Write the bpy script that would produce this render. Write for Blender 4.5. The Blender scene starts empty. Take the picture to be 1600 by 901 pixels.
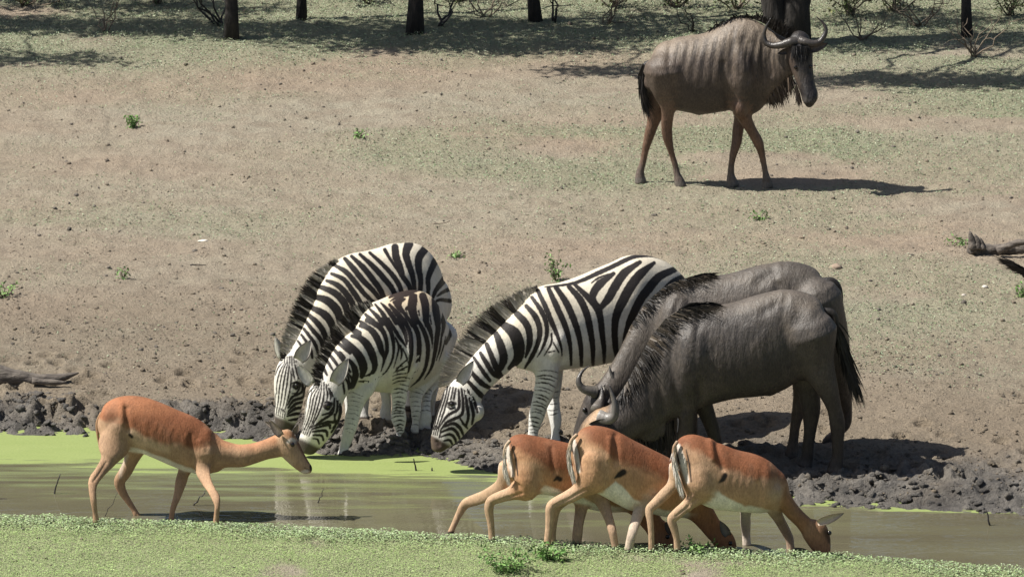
import bpy, bmesh, math, random
import numpy as np
from mathutils import Vector
from mathutils.kdtree import KDTree

random.seed(7)
RNG = np.random.default_rng(11)
scene = bpy.context.scene
COL = scene.collection

# ------------------------------------------------------------------ camera
CAM_H = 17.5
F_PX = 14400.0                      # focal length in photo pixels (1600 wide)
PITCH = math.radians(13.8)
cam_data = bpy.data.cameras.new("camera")
cam = bpy.data.objects.new("camera", cam_data)
COL.objects.link(cam)
cam_data.sensor_width = 36.0
cam_data.lens = 36.0 * F_PX / 1600.0
cam_data.clip_start = 1.0
cam_data.clip_end = 4000.0
cam.location = (0, 0, CAM_H)
cam.rotation_euler = (math.pi / 2 - PITCH, 0, 0)
scene.camera = cam

# ------------------------------------------------------------------ light
SUN_EL = math.radians(53.0)
SUN_AZ = math.radians(7.0)         # light travels towards +x, a little away from the camera
sun_dir = Vector((math.cos(SUN_EL) * math.cos(SUN_AZ), math.cos(SUN_EL) * math.sin(SUN_AZ), -math.sin(SUN_EL)))
sd = bpy.data.lights.new("sun", 'SUN')
sd.energy = 5.0
sd.angle = math.radians(0.5)
sd.color = (1.0, 0.955, 0.88)
sun = bpy.data.objects.new("sun", sd)
COL.objects.link(sun)
sun.location = (-30, 60, 40)
sun.rotation_euler = sun_dir.to_track_quat('-Z', 'Y').to_euler()

world = bpy.data.worlds.new("World")
scene.world = world
world.use_nodes = True
wn = world.node_tree
sky = wn.nodes.new('ShaderNodeTexSky')
sky.sky_type = 'NISHITA'
sky.sun_disc = False
sky.sun_elevation = SUN_EL
sky.sun_rotation = math.atan2(-sun_dir.x, -sun_dir.y)
sky.dust_density = 2.0
bgn = wn.nodes['Background']
bgn.inputs[1].default_value = 0.052
wn.links.new(sky.outputs[0], bgn.inputs[0])

scene.view_settings.view_transform = 'Standard'
scene.view_settings.look = 'None'
scene.view_settings.exposure = 0.82
scene.view_settings.gamma = 1.0
scene.render.engine = 'CYCLES'
scene.cycles.max_bounces = 5

# ------------------------------------------------------------------ helpers
CP, SP = math.cos(PITCH), math.sin(PITCH)

def ray(u, v):
    a = (u - 800.0) / F_PX
    b = (450.5 - v) / F_PX
    return np.array([a, CP + b * SP, -SP + b * CP])

def P(u, v, Y):
    """point of the vertical plane at distance Y seen at photo position u, v"""
    r = ray(u, v)
    t = Y / r[1]
    return np.array([r[0] * t, Y, CAM_H + r[2] * t])

def project(V):
    y, z = V[:, 1], V[:, 2] - CAM_H
    d = y * CP - z * SP
    up = y * SP + z * CP
    return np.stack([800 + F_PX * V[:, 0] / d, 450.5 - F_PX * up / d], 1)

def at_z(u, v, z):
    r = ray(u, v)
    t = (z - CAM_H) / r[2]
    return r[0] * t, r[1] * t

_L = np.random.default_rng(3).random((256, 256))
def vnoise(x, y):
    xi = np.floor(x).astype(int); yi = np.floor(y).astype(int)
    fx = x - xi; fy = y - yi
    fx = fx * fx * (3 - 2 * fx); fy = fy * fy * (3 - 2 * fy)
    a = _L[xi & 255, yi & 255]; b = _L[(xi + 1) & 255, yi & 255]
    c = _L[xi & 255, (yi + 1) & 255]; d = _L[(xi + 1) & 255, (yi + 1) & 255]
    return (a * (1 - fx) + b * fx) * (1 - fy) + (c * (1 - fx) + d * fx) * fy

def fbm(x, y, f, octv=4, seed=0, gain=0.5):
    s = 0; amp = 1; tot = 0
    for i in range(octv):
        s = s + amp * vnoise(x * f + 37.1 * seed + 11.7 * i, y * f + 91.3 * seed + 5.3 * i)
        tot += amp; amp *= gain; f *= 2.03
    return s / tot

def sstep(a, b, x):
    t = np.clip((x - a) / (b - a), 0, 1)
    return t * t * (3 - 2 * t)

def np_mesh(name, V, F, smooth=True):
    """mesh from arrays; F is a list of (n,3) or (n,4) index arrays"""
    me = bpy.data.meshes.new(name)
    V = np.asarray(V, dtype=np.float32)
    if not isinstance(F, (list, tuple)):
        F = [F]
    F = [np.asarray(f, dtype=np.int32) for f in F if len(f)]
    me.vertices.add(len(V))
    me.vertices.foreach_set('co', V.ravel())
    nl = sum(f.size for f in F); npoly = sum(len(f) for f in F)
    me.loops.add(nl)
    me.loops.foreach_set('vertex_index', np.concatenate([f.ravel() for f in F]))
    tot = np.concatenate([np.full(len(f), f.shape[1], np.int32) for f in F])
    st = np.concatenate([[0], np.cumsum(tot)[:-1]]).astype(np.int32)
    me.polygons.add(npoly)
    me.polygons.foreach_set('loop_start', st)
    me.polygons.foreach_set('loop_total', tot)
    me.polygons.foreach_set('use_smooth', np.full(npoly, smooth))
    me.update(calc_edges=True)
    return me

def set_col(me, c, name='Col'):
    c = np.asarray(c, dtype=np.float32)
    n = len(me.vertices)
    if c.ndim == 1:
        c = np.tile(c, (n, 1))
    if c.shape[1] == 3:
        c = np.concatenate([c, np.ones((n, 1), np.float32)], 1)
    a = me.attributes.new(name, 'FLOAT_COLOR', 'POINT')
    a.data.foreach_set('color', c.ravel())

def set_f(me, name, v):
    a = me.attributes.new(name, 'FLOAT', 'POINT')
    a.data.foreach_set('value', np.asarray(v, dtype=np.float32).ravel())

def link(name, me, mat=None, parent=None, origin=None):
    o = bpy.data.objects.new(name, me)
    COL.objects.link(o)
    if mat is not None:
        me.materials.append(mat)
    if parent is not None:
        o.parent = parent
        me.transform(parent.matrix_world.inverted())
    elif origin is not None:
        from mathutils import Matrix
        me.transform(Matrix.Translation(-Vector(origin)))
        o.location = origin
    return o

def tag(o, label=None, cat=None, group=None, kind=None):
    if label: o['label'] = label
    if cat: o['category'] = cat
    if group: o['group'] = group
    if kind: o['kind'] = kind
    return o

def thing(name, loc, label, cat, group=None):
    o = bpy.data.objects.new(name, None)
    COL.objects.link(o)
    o.empty_display_size = 0.2
    o.location = loc
    from mathutils import Matrix
    o.matrix_world = Matrix.Translation(Vector(loc))
    return tag(o, label, cat, group)

# ------------------------------------------------------------------ materials
def new_mat(name):
    m = bpy.data.materials.new(name)
    m.use_nodes = True
    nt = m.node_tree
    return m, nt, nt.nodes['Principled BSDF']

def N(nt, t, **kw):
    n = nt.nodes.new(t)
    for k, v in kw.items():
        setattr(n, k, v)
    return n

def noise(nt, scale, detail=3, rough=0.5, vec=None, dist=0.0):
    n = N(nt, 'ShaderNodeTexNoise')
    n.inputs['Scale'].default_value = scale
    n.inputs['Detail'].default_value = detail
    n.inputs['Roughness'].default_value = rough
    n.inputs['Distortion'].default_value = dist
    if vec is not None:
        nt.links.new(vec, n.inputs['Vector'])
    return n.outputs['Fac']

def coords(nt, scale=(1, 1, 1)):
    g = N(nt, 'ShaderNodeTexCoord')
    mp = N(nt, 'ShaderNodeMapping')
    mp.inputs['Scale'].default_value = scale
    nt.links.new(g.outputs['Object'], mp.inputs['Vector'])
    return mp.outputs[0]

def maprange(nt, v, a, b, c, d):
    n = N(nt, 'ShaderNodeMapRange')
    nt.links.new(v, n.inputs[0])
    for i, x in enumerate((a, b, c, d)):
        n.inputs[i + 1].default_value = x
    return n.outputs[0]

def math_n(nt, op, a, b=None):
    n = N(nt, 'ShaderNodeMath', operation=op)
    for i, x in enumerate((a, b)):
        if x is None: continue
        if isinstance(x, (int, float)): n.inputs[i].default_value = x
        else: nt.links.new(x, n.inputs[i])
    return n.outputs[0]

def mix(nt, fac, a, b, blend='MIX'):
    n = N(nt, 'ShaderNodeMix', data_type='RGBA', blend_type=blend)
    for sock, x in ((n.inputs[0], fac), (n.inputs[6], a), (n.inputs[7], b)):
        if isinstance(x, (int, float)): sock.default_value = x
        elif isinstance(x, tuple): sock.default_value = (*x, 1.0)
        else: nt.links.new(x, sock)
    return n.outputs[2]

def attr(nt, name):
    n = N(nt, 'ShaderNodeAttribute')
    n.attribute_name = name
    return n

def bump(nt, h, strength, dist, bsdf):
    b = N(nt, 'ShaderNodeBump')
    b.inputs['Strength'].default_value = strength
    b.inputs['Distance'].default_value = dist
    nt.links.new(h, b.inputs['Height'])
    nt.links.new(b.outputs[0], bsdf.inputs['Normal'])
    return b

def scale_col(nt, col, f):
    n = N(nt, 'ShaderNodeVectorMath', operation='SCALE')
    nt.links.new(col, n.inputs[0])
    nt.links.new(f, n.inputs['Scale'])
    return n.outputs[0]

def coat_material(name, rough=0.6, striped=False, amp=0.28, spec=0.3, lump=0.0):
    m, nt, b = new_mat(name)
    c = attr(nt, 'Col').outputs['Color']
    vec = coords(nt, (1, 1, 0.35))
    f1 = noise(nt, 90, 3, 0.6, vec)
    f2 = noise(nt, 9, 3, 0.5, coords(nt))
    dirt = maprange(nt, noise(nt, 5, 4, 0.65, coords(nt)), 0.48, 0.75, 0, 0.26 if striped else 0.22)
    c = mix(nt, dirt, c, (0.27, 0.205, 0.14) if striped else (0.2, 0.155, 0.11))
    if striped:
        sdn = attr(nt, 'sd').outputs['Fac']
        wob = maprange(nt, noise(nt, 55, 2, 0.5, coords(nt)), 0, 1, -0.9, 0.9)
        s = math_n(nt, 'ADD', sdn, wob)
        k = maprange(nt, s, -0.75, 0.75, 0, 1)
        c = mix(nt, k, c, attr(nt, 'Dark').outputs['Color'])
    c = scale_col(nt, c, maprange(nt, f1, 0.25, 0.75, 1 - amp, 1 + amp))
    c = scale_col(nt, c, maprange(nt, f2, 0.3, 0.7, 0.9 if striped else 0.82, 1.08 if striped else 1.14))
    nt.links.new(c, b.inputs['Base Color'])
    b.inputs['Roughness'].default_value = rough
    b.inputs['Specular IOR Level'].default_value = spec
    f3 = noise(nt, 240, 2, 0.6, coords(nt, (1, 1, 0.22)))
    h = math_n(nt, 'ADD', f1, math_n(nt, 'MULTIPLY', f3, 0.6))
    if lump:
        h = math_n(nt, 'ADD', h, math_n(nt, 'MULTIPLY', noise(nt, 13, 4, 0.6, coords(nt, (1.3, 1, 0.4)), 0.6), lump))
    bump(nt, h, 0.5, 0.006, b)
    return m

M_ZEBRA = coat_material('zebra_coat', 0.6, True, 0.13, 0.25)
M_IMPALA = coat_material('impala_coat', 0.7, False, 0.24, 0.18, 2.0)
M_WILDE = coat_material('wildebeest_coat', 0.52, False, 0.45, 0.4, 4.5)
M_HAIR = coat_material('hair', 0.5, False, 0.2, 0.35)

def plain(name, col, rough=0.6, spec=0.5):
    m, nt, b = new_mat(name)
    f = noise(nt, 30, 4, 0.6, coords(nt))
    base = N(nt, 'ShaderNodeRGB'); base.outputs[0].default_value = (*col, 1)
    c = scale_col(nt, base.outputs[0], maprange(nt, f, 0.3, 0.7, 0.75, 1.25))
    nt.links.new(c, b.inputs['Base Color'])
    b.inputs['Roughness'].default_value = rough
    b.inputs['Specular IOR Level'].default_value = spec
    bump(nt, f, 0.3, 0.01, b)
    return m

M_EYE = plain('eye', (0.006, 0.004, 0.003), 0.12, 0.6)
M_HORN = coat_material('horn', 0.32, False, 0.2, 0.5)

# ------------------------------------------------------------------ terrain
def poly_world(pts, dv=0.0):
    w = [at_z(u, v + dv, 0.0) for u, v in pts]
    w.sort()
    return np.array([p[0] for p in w]), np.array([p[1] for p in w])

FAR_X, FAR_Y = poly_world([(-900, 668), (-200, 674), (0, 675), (150, 678), (380, 683), (440, 692), (500, 706), (560, 709),
                           (660, 708), (700, 718), (760, 734), (860, 748), (1000, 765), (1200, 784), (1400, 793), (1600, 801),
                           (1900, 818), (2500, 850)])
NEAR_X, NEAR_Y = poly_world([(-900, 790), (0, 803), (400, 816), (700, 833), (1000, 851), (1300, 864), (1600, 886), (2500, 925)], 9)

def y_far(x): return np.interp(x, FAR_X, FAR_Y)
def y_near(x): return np.interp(x, NEAR_X, NEAR_Y)

def H0(x, y):
    df = y - y_far(x)
    dn = y_near(x) - y
    z = 0.09 * sstep(0, 0.45, df) + 0.11 * sstep(0.1, 3.0, df)
    z = z + 0.085 * sstep(0, 0.30, dn)
    m = np.minimum(-df, -dn)
    z = z - 0.04 * sstep(0.0, 0.3, m) - 0.26 * sstep(0.5, 1.3, m)
    return z

def ground_at(u, v):
    """first point of the smooth ground met by the sight line through u, v"""
    r = ray(u, v)
    t = np.linspace((0.6 - CAM_H) / r[2], (-0.6 - CAM_H) / r[2], 1200)
    z = CAM_H + r[2] * t - H0(r[0] * t, r[1] * t)
    i = int(np.argmax(z < 0))
    k = z[i - 1] / (z[i - 1] - z[i])
    q = t[i - 1] + (t[i] - t[i - 1]) * k
    return np.array([r[0] * q, r[1] * q, CAM_H + r[2] * q])

def H(x, y):
    df = y - y_far(x)
    z = H0(x, y)
    # trampled mud along the far edge, rougher soil behind it
    wdt = 0.62 + 0.42 * sstep(-1.5, 2.0, x)
    mud = sstep(-0.12, 0.12, df) * (1 - sstep(0.55, 1.35, df / wdt))
    field = sstep(0.3, 1.5, df)
    fade = 1 - sstep(90, 120, y)
    n1 = fbm(x, y, 2.2, 3, 1) - 0.5
    n2 = 1 - np.abs(2 * fbm(x, y, 6.0, 4, 2, 0.6) - 1)
    n3 = fbm(x, y, 14.0, 3, 3, 0.6) - 0.5
    rough = 0.3 + 1.0 * sstep(0.38, 0.62, fbm(x, y * 1.5, 1.0, 3, 14))
    z = z + mud * rough * (0.11 * n1 + 0.15 * (n2 - 0.72) + 0.14 * n3)
    z = z + fade * field * (0.05 * n1 + 0.03 * (fbm(x, y, 0.5, 3, 4) - 0.5) + 0.045 * (fbm(x, y, 9.0, 4, 5, 0.7) - 0.5))
    near = sstep(0.1, 0.5, y_near(x) - y)
    z = z + near * (0.04 * (fbm(x, y, 3.0, 3, 6) - 0.5))
    z = np.where(df < -0.15, np.minimum(z, np.where(y < y_near(x) - 0.03, 9, -0.012)), z)
    return z

def axis(core, a0, a1):
    """core coordinates continued outwards with growing steps to a0, a1"""
    lo, hi = [], []
    s = core[1] - core[0]; x = core[0]
    while x > a0:
        s *= 1.35; x -= s; lo.append(x)
    s = core[-1] - core[-2]; x = core[-1]
    while x < a1:
        s *= 1.35; x += s; hi.append(x)
    return np.concatenate([lo[::-1], core, hi])

gx = axis(np.arange(-4.9, 4.91, 0.025), -900, 900)
gy = axis(np.concatenate([np.arange(61.9, 63.8, 0.03), np.arange(63.8, 69.4, 0.022), np.arange(69.4, 74, 0.04), np.arange(74, 85, 0.06)]), -300, 1600)
GX, GY = np.meshgrid(gx, gy)
GZ = H(GX, GY)
# hoof prints pressed into the soft edge
for _ in range(190):
    hx = RNG.uniform(-4.8, 4.8); hy = float(y_far(hx)) + abs(RNG.normal(0.75, 0.65)) + 0.12
    i0, i1 = np.searchsorted(gx, [hx - 0.16, hx + 0.16]); j0, j1 = np.searchsorted(gy, [hy - 0.2, hy + 0.2])
    a = RNG.uniform(-0.6, 0.6); ca, sa = math.cos(a), math.sin(a)
    ux, uy = GX[j0:j1, i0:i1] - hx, GY[j0:j1, i0:i1] - hy
    q = np.sqrt(((ux * ca + uy * sa) / 0.062) ** 2 + ((uy * ca - ux * sa) / 0.075) ** 2)
    GZ[j0:j1, i0:i1] += -RNG.uniform(0.025, 0.06) * (1 - sstep(0.6, 1.05, q)) + 0.018 * np.exp(-((q - 1.35) / 0.3) ** 2)

# cover density of the low plants (0..1)
def cover_far(x, y):
    n = fbm(x * 0.55, y, 1.1, 4, 7, 0.55)
    n2 = fbm(x * 0.6, y, 0.42, 3, 8)
    dens = sstep(77.9, 79.3, y + 1.6 * (n2 - 0.5)) * 0.97
    mid = (0.10 + 0.50 * sstep(0.44, 0.60, n2) + 0.30 * sstep(-0.5, 3.0, x)) * sstep(66.6, 70.0, y) * (1 - 0.75 * sstep(75.6, 76.6, y) * sstep(1.0, -1.5, x))
    return np.clip(np.maximum(dens, mid) * sstep(0.32, 0.56, n + 0.16 * sstep(78, 80, y)), 0, 1)

def cover_near(x, y):
    dn = y_near(x) - y
    n = fbm(x, y, 1.3, 4, 9, 0.6)
    e = sstep(0.12, 0.26, dn)
    lip = 1 - sstep(0.35, 0.7, dn)
    return np.clip(e * np.maximum(lip, sstep(0.24, 0.42, n)), 0, 1)

df = GY - y_far(GX)
wet = sstep(-0.4, 0.0, df) * (1 - sstep(0.1, 1.25, df / (0.62 + 0.42 * sstep(-1.5, 2.0, GX)) + 1.1 * (fbm(GX, GY, 1.6, 3, 12) - 0.5)))
damp = sstep(-0.4, 0.0, df) * (1 - sstep(0.8, 6.0, df + 2.2 * (fbm(GX * 0.6, GY, 0.7, 3, 15) - 0.5)))
wet = np.maximum(wet, 1 - sstep(-0.05, 0.2, y_near(GX) - GY) - sstep(0.0, 0.05, df))
cov = np.maximum(cover_far(GX, GY), cover_near(GX, GY))

def grid_faces(nx, ny):
    i = np.arange(nx * ny).reshape(ny, nx)
    return np.stack([i[:-1, :-1], i[:-1, 1:], i[1:, 1:], i[1:, :-1]], -1).reshape(-1, 4)

me = np_mesh('ground', np.stack([GX, GY, GZ], -1).reshape(-1, 3), grid_faces(len(gx), len(gy)))
set_f(me, 'wet', np.clip(wet, 0, 1))
set_f(me, 'cover', cov)
set_f(me, 'damp', damp)
set_f(me, 'bank', sstep(0, 0.3, y_near(GX) - GY))
m, nt, b = new_mat('soil')
vec = coords(nt)
nf = noise(nt, 38, 5, 0.7, vec)
nm = noise(nt, 4.0, 5, 0.6, vec)
nl = noise(nt, 0.55, 4, 0.55, coords(nt, (0.45, 1, 1)))
c = mix(nt, maprange(nt, nl, 0.35, 0.65, 0, 1), (0.315, 0.250, 0.185), (0.318, 0.285, 0.218))
c = mix(nt, maprange(nt, nm, 0.4, 0.66, 0, 0.75), c, (0.245, 0.198, 0.148))
c = mix(nt, maprange(nt, noise(nt, 16, 3, 0.6, vec), 0.56, 0.7, 0, 0.55), c, (0.36, 0.31, 0.245))
c = mix(nt, math_n(nt, 'MULTIPLY', attr(nt, 'cover').outputs['Fac'], maprange(nt, nf, 0.3, 0.6, 0.35, 0.9)), c, mix(nt, attr(nt, 'bank').outputs['Fac'], (0.225, 0.25, 0.155), (0.26, 0.32, 0.14)))
c = mix(nt, math_n(nt, 'MULTIPLY', attr(nt, 'damp').outputs['Fac'], maprange(nt, nm, 0.3, 0.7, 0.65, 1.0)), c, (0.20, 0.163, 0.118))
w = attr(nt, 'wet').outputs['Fac']
wc = mix(nt, maprange(nt, nm, 0.35, 0.6, 0, 1), (0.066, 0.061, 0.056), (0.165, 0.152, 0.135))
c = mix(nt, w, c, wc)
c = scale_col(nt, c, maprange(nt, nf, 0.25, 0.75, 0.66, 1.32))
nt.links.new(c, b.inputs['Base Color'])
nt.links.new(maprange(nt, w, 0, 1, 0.95, 0.55), b.inputs['Roughness'])
b.inputs['Specular IOR Level'].default_value = 0.25
nh = noise(nt, 95, 3, 0.65, vec)
bump(nt, math_n(nt, 'ADD', nf, math_n(nt, 'MULTIPLY', nh, 0.5)), 1.0, 0.036, b)
M_SOIL = m
g = link('ground', me, m)
tag(g, 'bare brown soil of the waterhole clearing with grey mud at the water', None, None, 'structure')

# ------------------------------------------------------------------ water
ALG_X, ALG_Y = poly_world([(-900, 715), (0, 722), (250, 731), (420, 738), (600, 741), (740, 745), (800, 757), (1000, 772),
                           (1230, 790.5), (1400, 796.5), (1560, 801), (2500, 850)])
wx = np.arange(-9, 9.01, 0.1)
t = np.linspace(0, 1, 80)
WX = np.repeat(wx[None], len(t), 0)
lo, hi = y_near(wx) - 0.45, y_far(wx) + 0.5
WY = lo[None] + (hi - lo)[None] * t[:, None]
me = np_mesh('pond_water', np.stack([WX, WY, np.zeros_like(WX)], -1).reshape(-1, 3), grid_faces(len(wx), len(t)))
set_f(me, 'algae', (WY - np.interp(WX, ALG_X, ALG_Y)))
set_f(me, 'left', sstep(3.4, -1.2, WX))
m, nt, b = new_mat('pond_water')
vec = coords(nt)
al = attr(nt, 'algae').outputs['Fac']
streak = noise(nt, 3.2, 4, 0.6, coords(nt, (0.28, 2.6, 1)))
a1 = math_n(nt, 'ADD', al, maprange(nt, streak, 0.3, 0.7, -0.22, 0.22))
k = maprange(nt, a1, -0.03, 0.07, 0, 1)
fringe = math_n(nt, 'MULTIPLY', maprange(nt, math_n(nt, 'ADD', al, maprange(nt, streak, 0.3, 0.7, -0.9, 0.9)), -0.9, 0.2, 0, 0.5), attr(nt, 'left').outputs['Fac'])
k = math_n(nt, 'MAXIMUM', k, fringe)
film = mix(nt, noise(nt, 5, 4, 0.6, coords(nt, (0.4, 1.6, 1))), (0.185, 0.235, 0.075), (0.235, 0.275, 0.105))
film = scale_col(nt, film, maprange(nt, noise(nt, 60, 3, 0.7, vec), 0.3, 0.7, 0.85, 1.12))
murk = mix(nt, maprange(nt, noise(nt, 1.2, 3, 0.5, coords(nt, (0.3, 1.5, 1))), 0.35, 0.65, 0, 1), (0.088, 0.078, 0.052), (0.115, 0.108, 0.066))
c = mix(nt, k, murk, film)
nt.links.new(c, b.inputs['Base Color'])
nt.links.new(maprange(nt, k, 0, 1, 0.02, 0.55), b.inputs['Roughness'])
b.inputs['IOR'].default_value = 1.6
nt.links.new(maprange(nt, k, 0, 1, 0.5, 0.12), b.inputs['Specular IOR Level'])
rip = noise(nt, 7, 3, 0.55, coords(nt, (0.55, 1.5, 1)), 0.4)
rip2 = noise(nt, 1.1, 2, 0.5, coords(nt, (0.4, 1.4, 1)))
rs = math_n(nt, 'MULTIPLY', rip, maprange(nt, rip2, 0.4, 0.65, 0.25, 1.0))
rs = math_n(nt, 'MULTIPLY', rs, maprange(nt, attr(nt, 'left').outputs['Fac'], 0, 0.35, 3.2, 1.0))
bump(nt, rs, 0.16, 0.02, b)
M_WATER = m
wo = link('pond_water', me, m)
tag(wo, 'murky brown pond with a bright green algae film along the far bank', None, None, 'structure')

# ------------------------------------------------------------------ clods
def ico_variants(n, sub):
    out = []
    for k in range(n):
        bm = bmesh.new()
        bmesh.ops.create_icosphere(bm, subdivisions=sub, radius=1.0)
        vs = np.array([v.co for v in bm.verts]); fs = np.array([[v.index for v in f.verts] for f in bm.faces])
        r = np.random.default_rng(50 + k)
        d = r.normal(size=(7, 3))
        f = 1 + 0.22 * np.sin(vs @ d.T * 2.1 + r.random(7) * 6).sum(1) / 2.0
        pl = r.normal(size=(6, 3)); pl /= np.linalg.norm(pl, axis=1, keepdims=True)
        vs = vs * np.clip(f, 0.55, 1.5)[:, None]
        for q in pl:                      # broken faces
            h = vs @ q; cut = r.uniform(0.45, 0.8)
            vs = vs - np.maximum(h - cut, 0)[:, None] * q * 0.9
        out.append((vs, fs))
        bm.free()
    return out

def scatter_solid(name, variants, pts, sizes, flat=(0.5, 0.85)):
    Vs, Fs, C, off = [], [], [], 0
    rz = RNG.random(len(pts)) * 6.28
    vi = RNG.integers(0, len(variants), len(pts))
    sc = RNG.uniform(0.7, 1.3, (len(pts), 3)); fl = RNG.uniform(*flat, len(pts))
    for i in range(len(pts)):
        v, f = variants[vi[i]]
        c, s = math.cos(rz[i]), math.sin(rz[i])
        q = v * sc[i] * sizes[i]
        q = np.stack([q[:, 0] * c - q[:, 1] * s, q[:, 0] * s + q[:, 1] * c, q[:, 2] * fl[i]], 1) + pts[i]
        Vs.append(q); Fs.append(f + off); off += len(v)
    return np.concatenate(Vs), np.concatenate(Fs), np.concatenate([np.full(len(variants[k][0]), i) for i, k in enumerate(vi)])

def rand_pts(n, x0, x1, y0, y1):
    return RNG.uniform(x0, x1, n), RNG.uniform(y0, y1, n)

# mud lumps on the far bank
x, d = np.linspace(-4.8, 4.8, 8000), np.abs(RNG.normal(0, 0.60, 8000)) * (0.62 + 0.42 * sstep(-1.5, 2.0, np.linspace(-4.8, 4.8, 8000))) - 0.06
keep = (d < 1.7) & (RNG.random(8000) < 0.18 + 0.5 * (fbm(x, d, 1.4, 3, 20) > 0.47))
x, d = x[keep], d[keep]
y = y_far(x) + d
s = 0.008 + 0.036 * RNG.random(len(x)) ** 3.2 * (1 - 0.45 * sstep(0.5, 1.4, d))
pz = np.maximum(H(x, y), -0.02)
big = s > 0.015
pp = np.stack([x, y, pz - s * 0.05], 1)
V1, F1, i1 = scatter_solid('mud', ico_variants(9, 2), pp[big], s[big])
V2, F2, i2 = scatter_solid('mud', ico_variants(9, 1), pp[~big], s[~big])
V, F, idx = np.concatenate([V1, V2]), np.concatenate([F1, F2 + len(V1)]), np.concatenate([np.where(big)[0][i1], np.where(~big)[0][i2]])
V += 0.014 * (np.stack([fbm(V[:, 0] * 1.3, V[:, 1] + V[:, 2] * 2, 45, 3, 30 + i, 0.7) for i in range(3)], 1) - 0.5) * 1.6
me = np_mesh('mud_clods', V, F)
set_f(me, 'wet', np.clip(1.0 - sstep(0.25, 1.3, d + RNG.uniform(-.3, .3, len(d))), 0, 1)[idx])
set_f(me, 'damp', np.ones(len(V)))
set_f(me, 'cover', np.zeros(len(V)))
tag(link('mud_clods', me, M_SOIL), 'dark lumps of trampled mud along the far water edge', None, None, 'stuff')

# small clods and stones over the open soil
n = 14000
x, y = RNG.uniform(-4.9, 4.9, n), 62.2 + 21 * RNG.random(n)
y = np.where(RNG.random(n) < 0.5, y_far(x) + 0.2 + np.abs(RNG.normal(0, 2.2, n)), y)
keep = (y > y_far(x) + 0.1) | (y < y_near(x) - 0.4)
keep &= RNG.random(n) < 0.25 + 0.75 * (fbm(x, y, 1.2, 3, 21) > 0.47)
x, y = x[keep], y[keep]
s = 0.005 + 0.020 * RNG.random(len(x)) ** 5
V, F, idx = scatter_solid('clod', ico_variants(8, 1), np.stack([x, y, H(x, y) + s * 0.2], 1), s)
me = np_mesh('soil_clods', V, F)
set_f(me, 'wet', np.where(RNG.random(len(x)) < 0.30, 0.75, 0.1)[idx])
set_f(me, 'damp', (1 - sstep(0.8, 6.0, y - y_far(x)))[idx])
set_f(me, 'cover', np.zeros(len(V)))
tag(link('soil_clods', me, M_SOIL), 'small clods and droppings strewn over the bare soil', None, None, 'stuff')

n = 15000
x, y = RNG.uniform(-4.9, 4.9, n), 63 + 19 * RNG.random(n)
y = np.where(RNG.random(n) < 0.55, y_far(x) + 0.2 + np.abs(RNG.normal(0, 3.5, n)), y)
keep = (y > y_far(x) + 0.1) & (RNG.random(n) < 0.2 + 0.8 * (fbm(x, y, 1.7, 3, 22) > 0.46))
x, y = x[keep], y[keep]
s = RNG.uniform(0.004, 0.011, len(x))
V, F, idx = scatter_solid('crumb', ico_variants(6, 1), np.stack([x, y, H(x, y) + s * 0.3], 1), s)
me = np_mesh('soil_crumbs', V, F, False)
set_f(me, 'wet', np.where(RNG.random(len(x)) < 0.2, 0.6, 0.0)[idx]); set_f(me, 'damp', (1 - sstep(0.8, 6.0, y - y_far(x)))[idx]); set_f(me, 'cover', np.zeros(len(V)))
tag(link('soil_crumbs', me, M_SOIL), 'fine crumbs of dry earth over the trampled slope', None, None, 'stuff')

# ------------------------------------------------------------------ low plants
def leaf_material(name, spec=0.25):
    m, nt, b = new_mat(name)
    c = attr(nt, 'Col').outputs['Color']
    c = scale_col(nt, c, maprange(nt, noise(nt, 6, 3, 0.6, coords(nt)), 0.3, 0.7, 0.78, 1.22))
    nt.links.new(c, b.inputs['Base Color'])
    b.inputs['Roughness'].default_value = 0.55
    b.inputs['Specular IOR Level'].default_value = spec
    b.inputs['Subsurface Weight'].default_value = 0.0
    return m
M_LEAF = leaf_material('leaf')

def leaves(pts, size, up=0.6, aspect=0.55, out=None):
    """one folded diamond leaf per point: 4 corner vertices, two triangles"""
    n = len(pts)
    nrm = RNG.normal(size=(n, 3)) * (1 - up) + np.array([0, 0, up])
    if out is not None: nrm = nrm + out
    nrm /= np.linalg.norm(nrm, axis=1, keepdims=True)
    a = RNG.normal(size=(n, 3))
    a -= (a * nrm).sum(1, keepdims=True) * nrm
    a /= np.linalg.norm(a, axis=1, keepdims=True)
    bb = np.cross(nrm, a)
    s = size[:, None]
    p0 = pts - a * s * 0.5; p2 = pts + a * s * 0.5
    p1 = pts + bb * s * aspect * 0.5 + nrm * s * 0.12; p3 = pts - bb * s * aspect * 0.5 + nrm * s * 0.12
    V = np.stack([p0, p1, p2, p3], 1).reshape(-1, 3)
    i = np.arange(n) * 4
    F = np.concatenate([np.stack([i, i + 1, i + 2], 1), np.stack([i, i + 2, i + 3], 1)])
    return V, F

def pick(cols, n, var=0.18):
    cols = np.array(cols)
    c = cols[RNG.integers(0, len(cols), n)]
    return np.clip(c * (1 + var * RNG.normal(size=(n, 1))), 0.01, 1)

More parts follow.
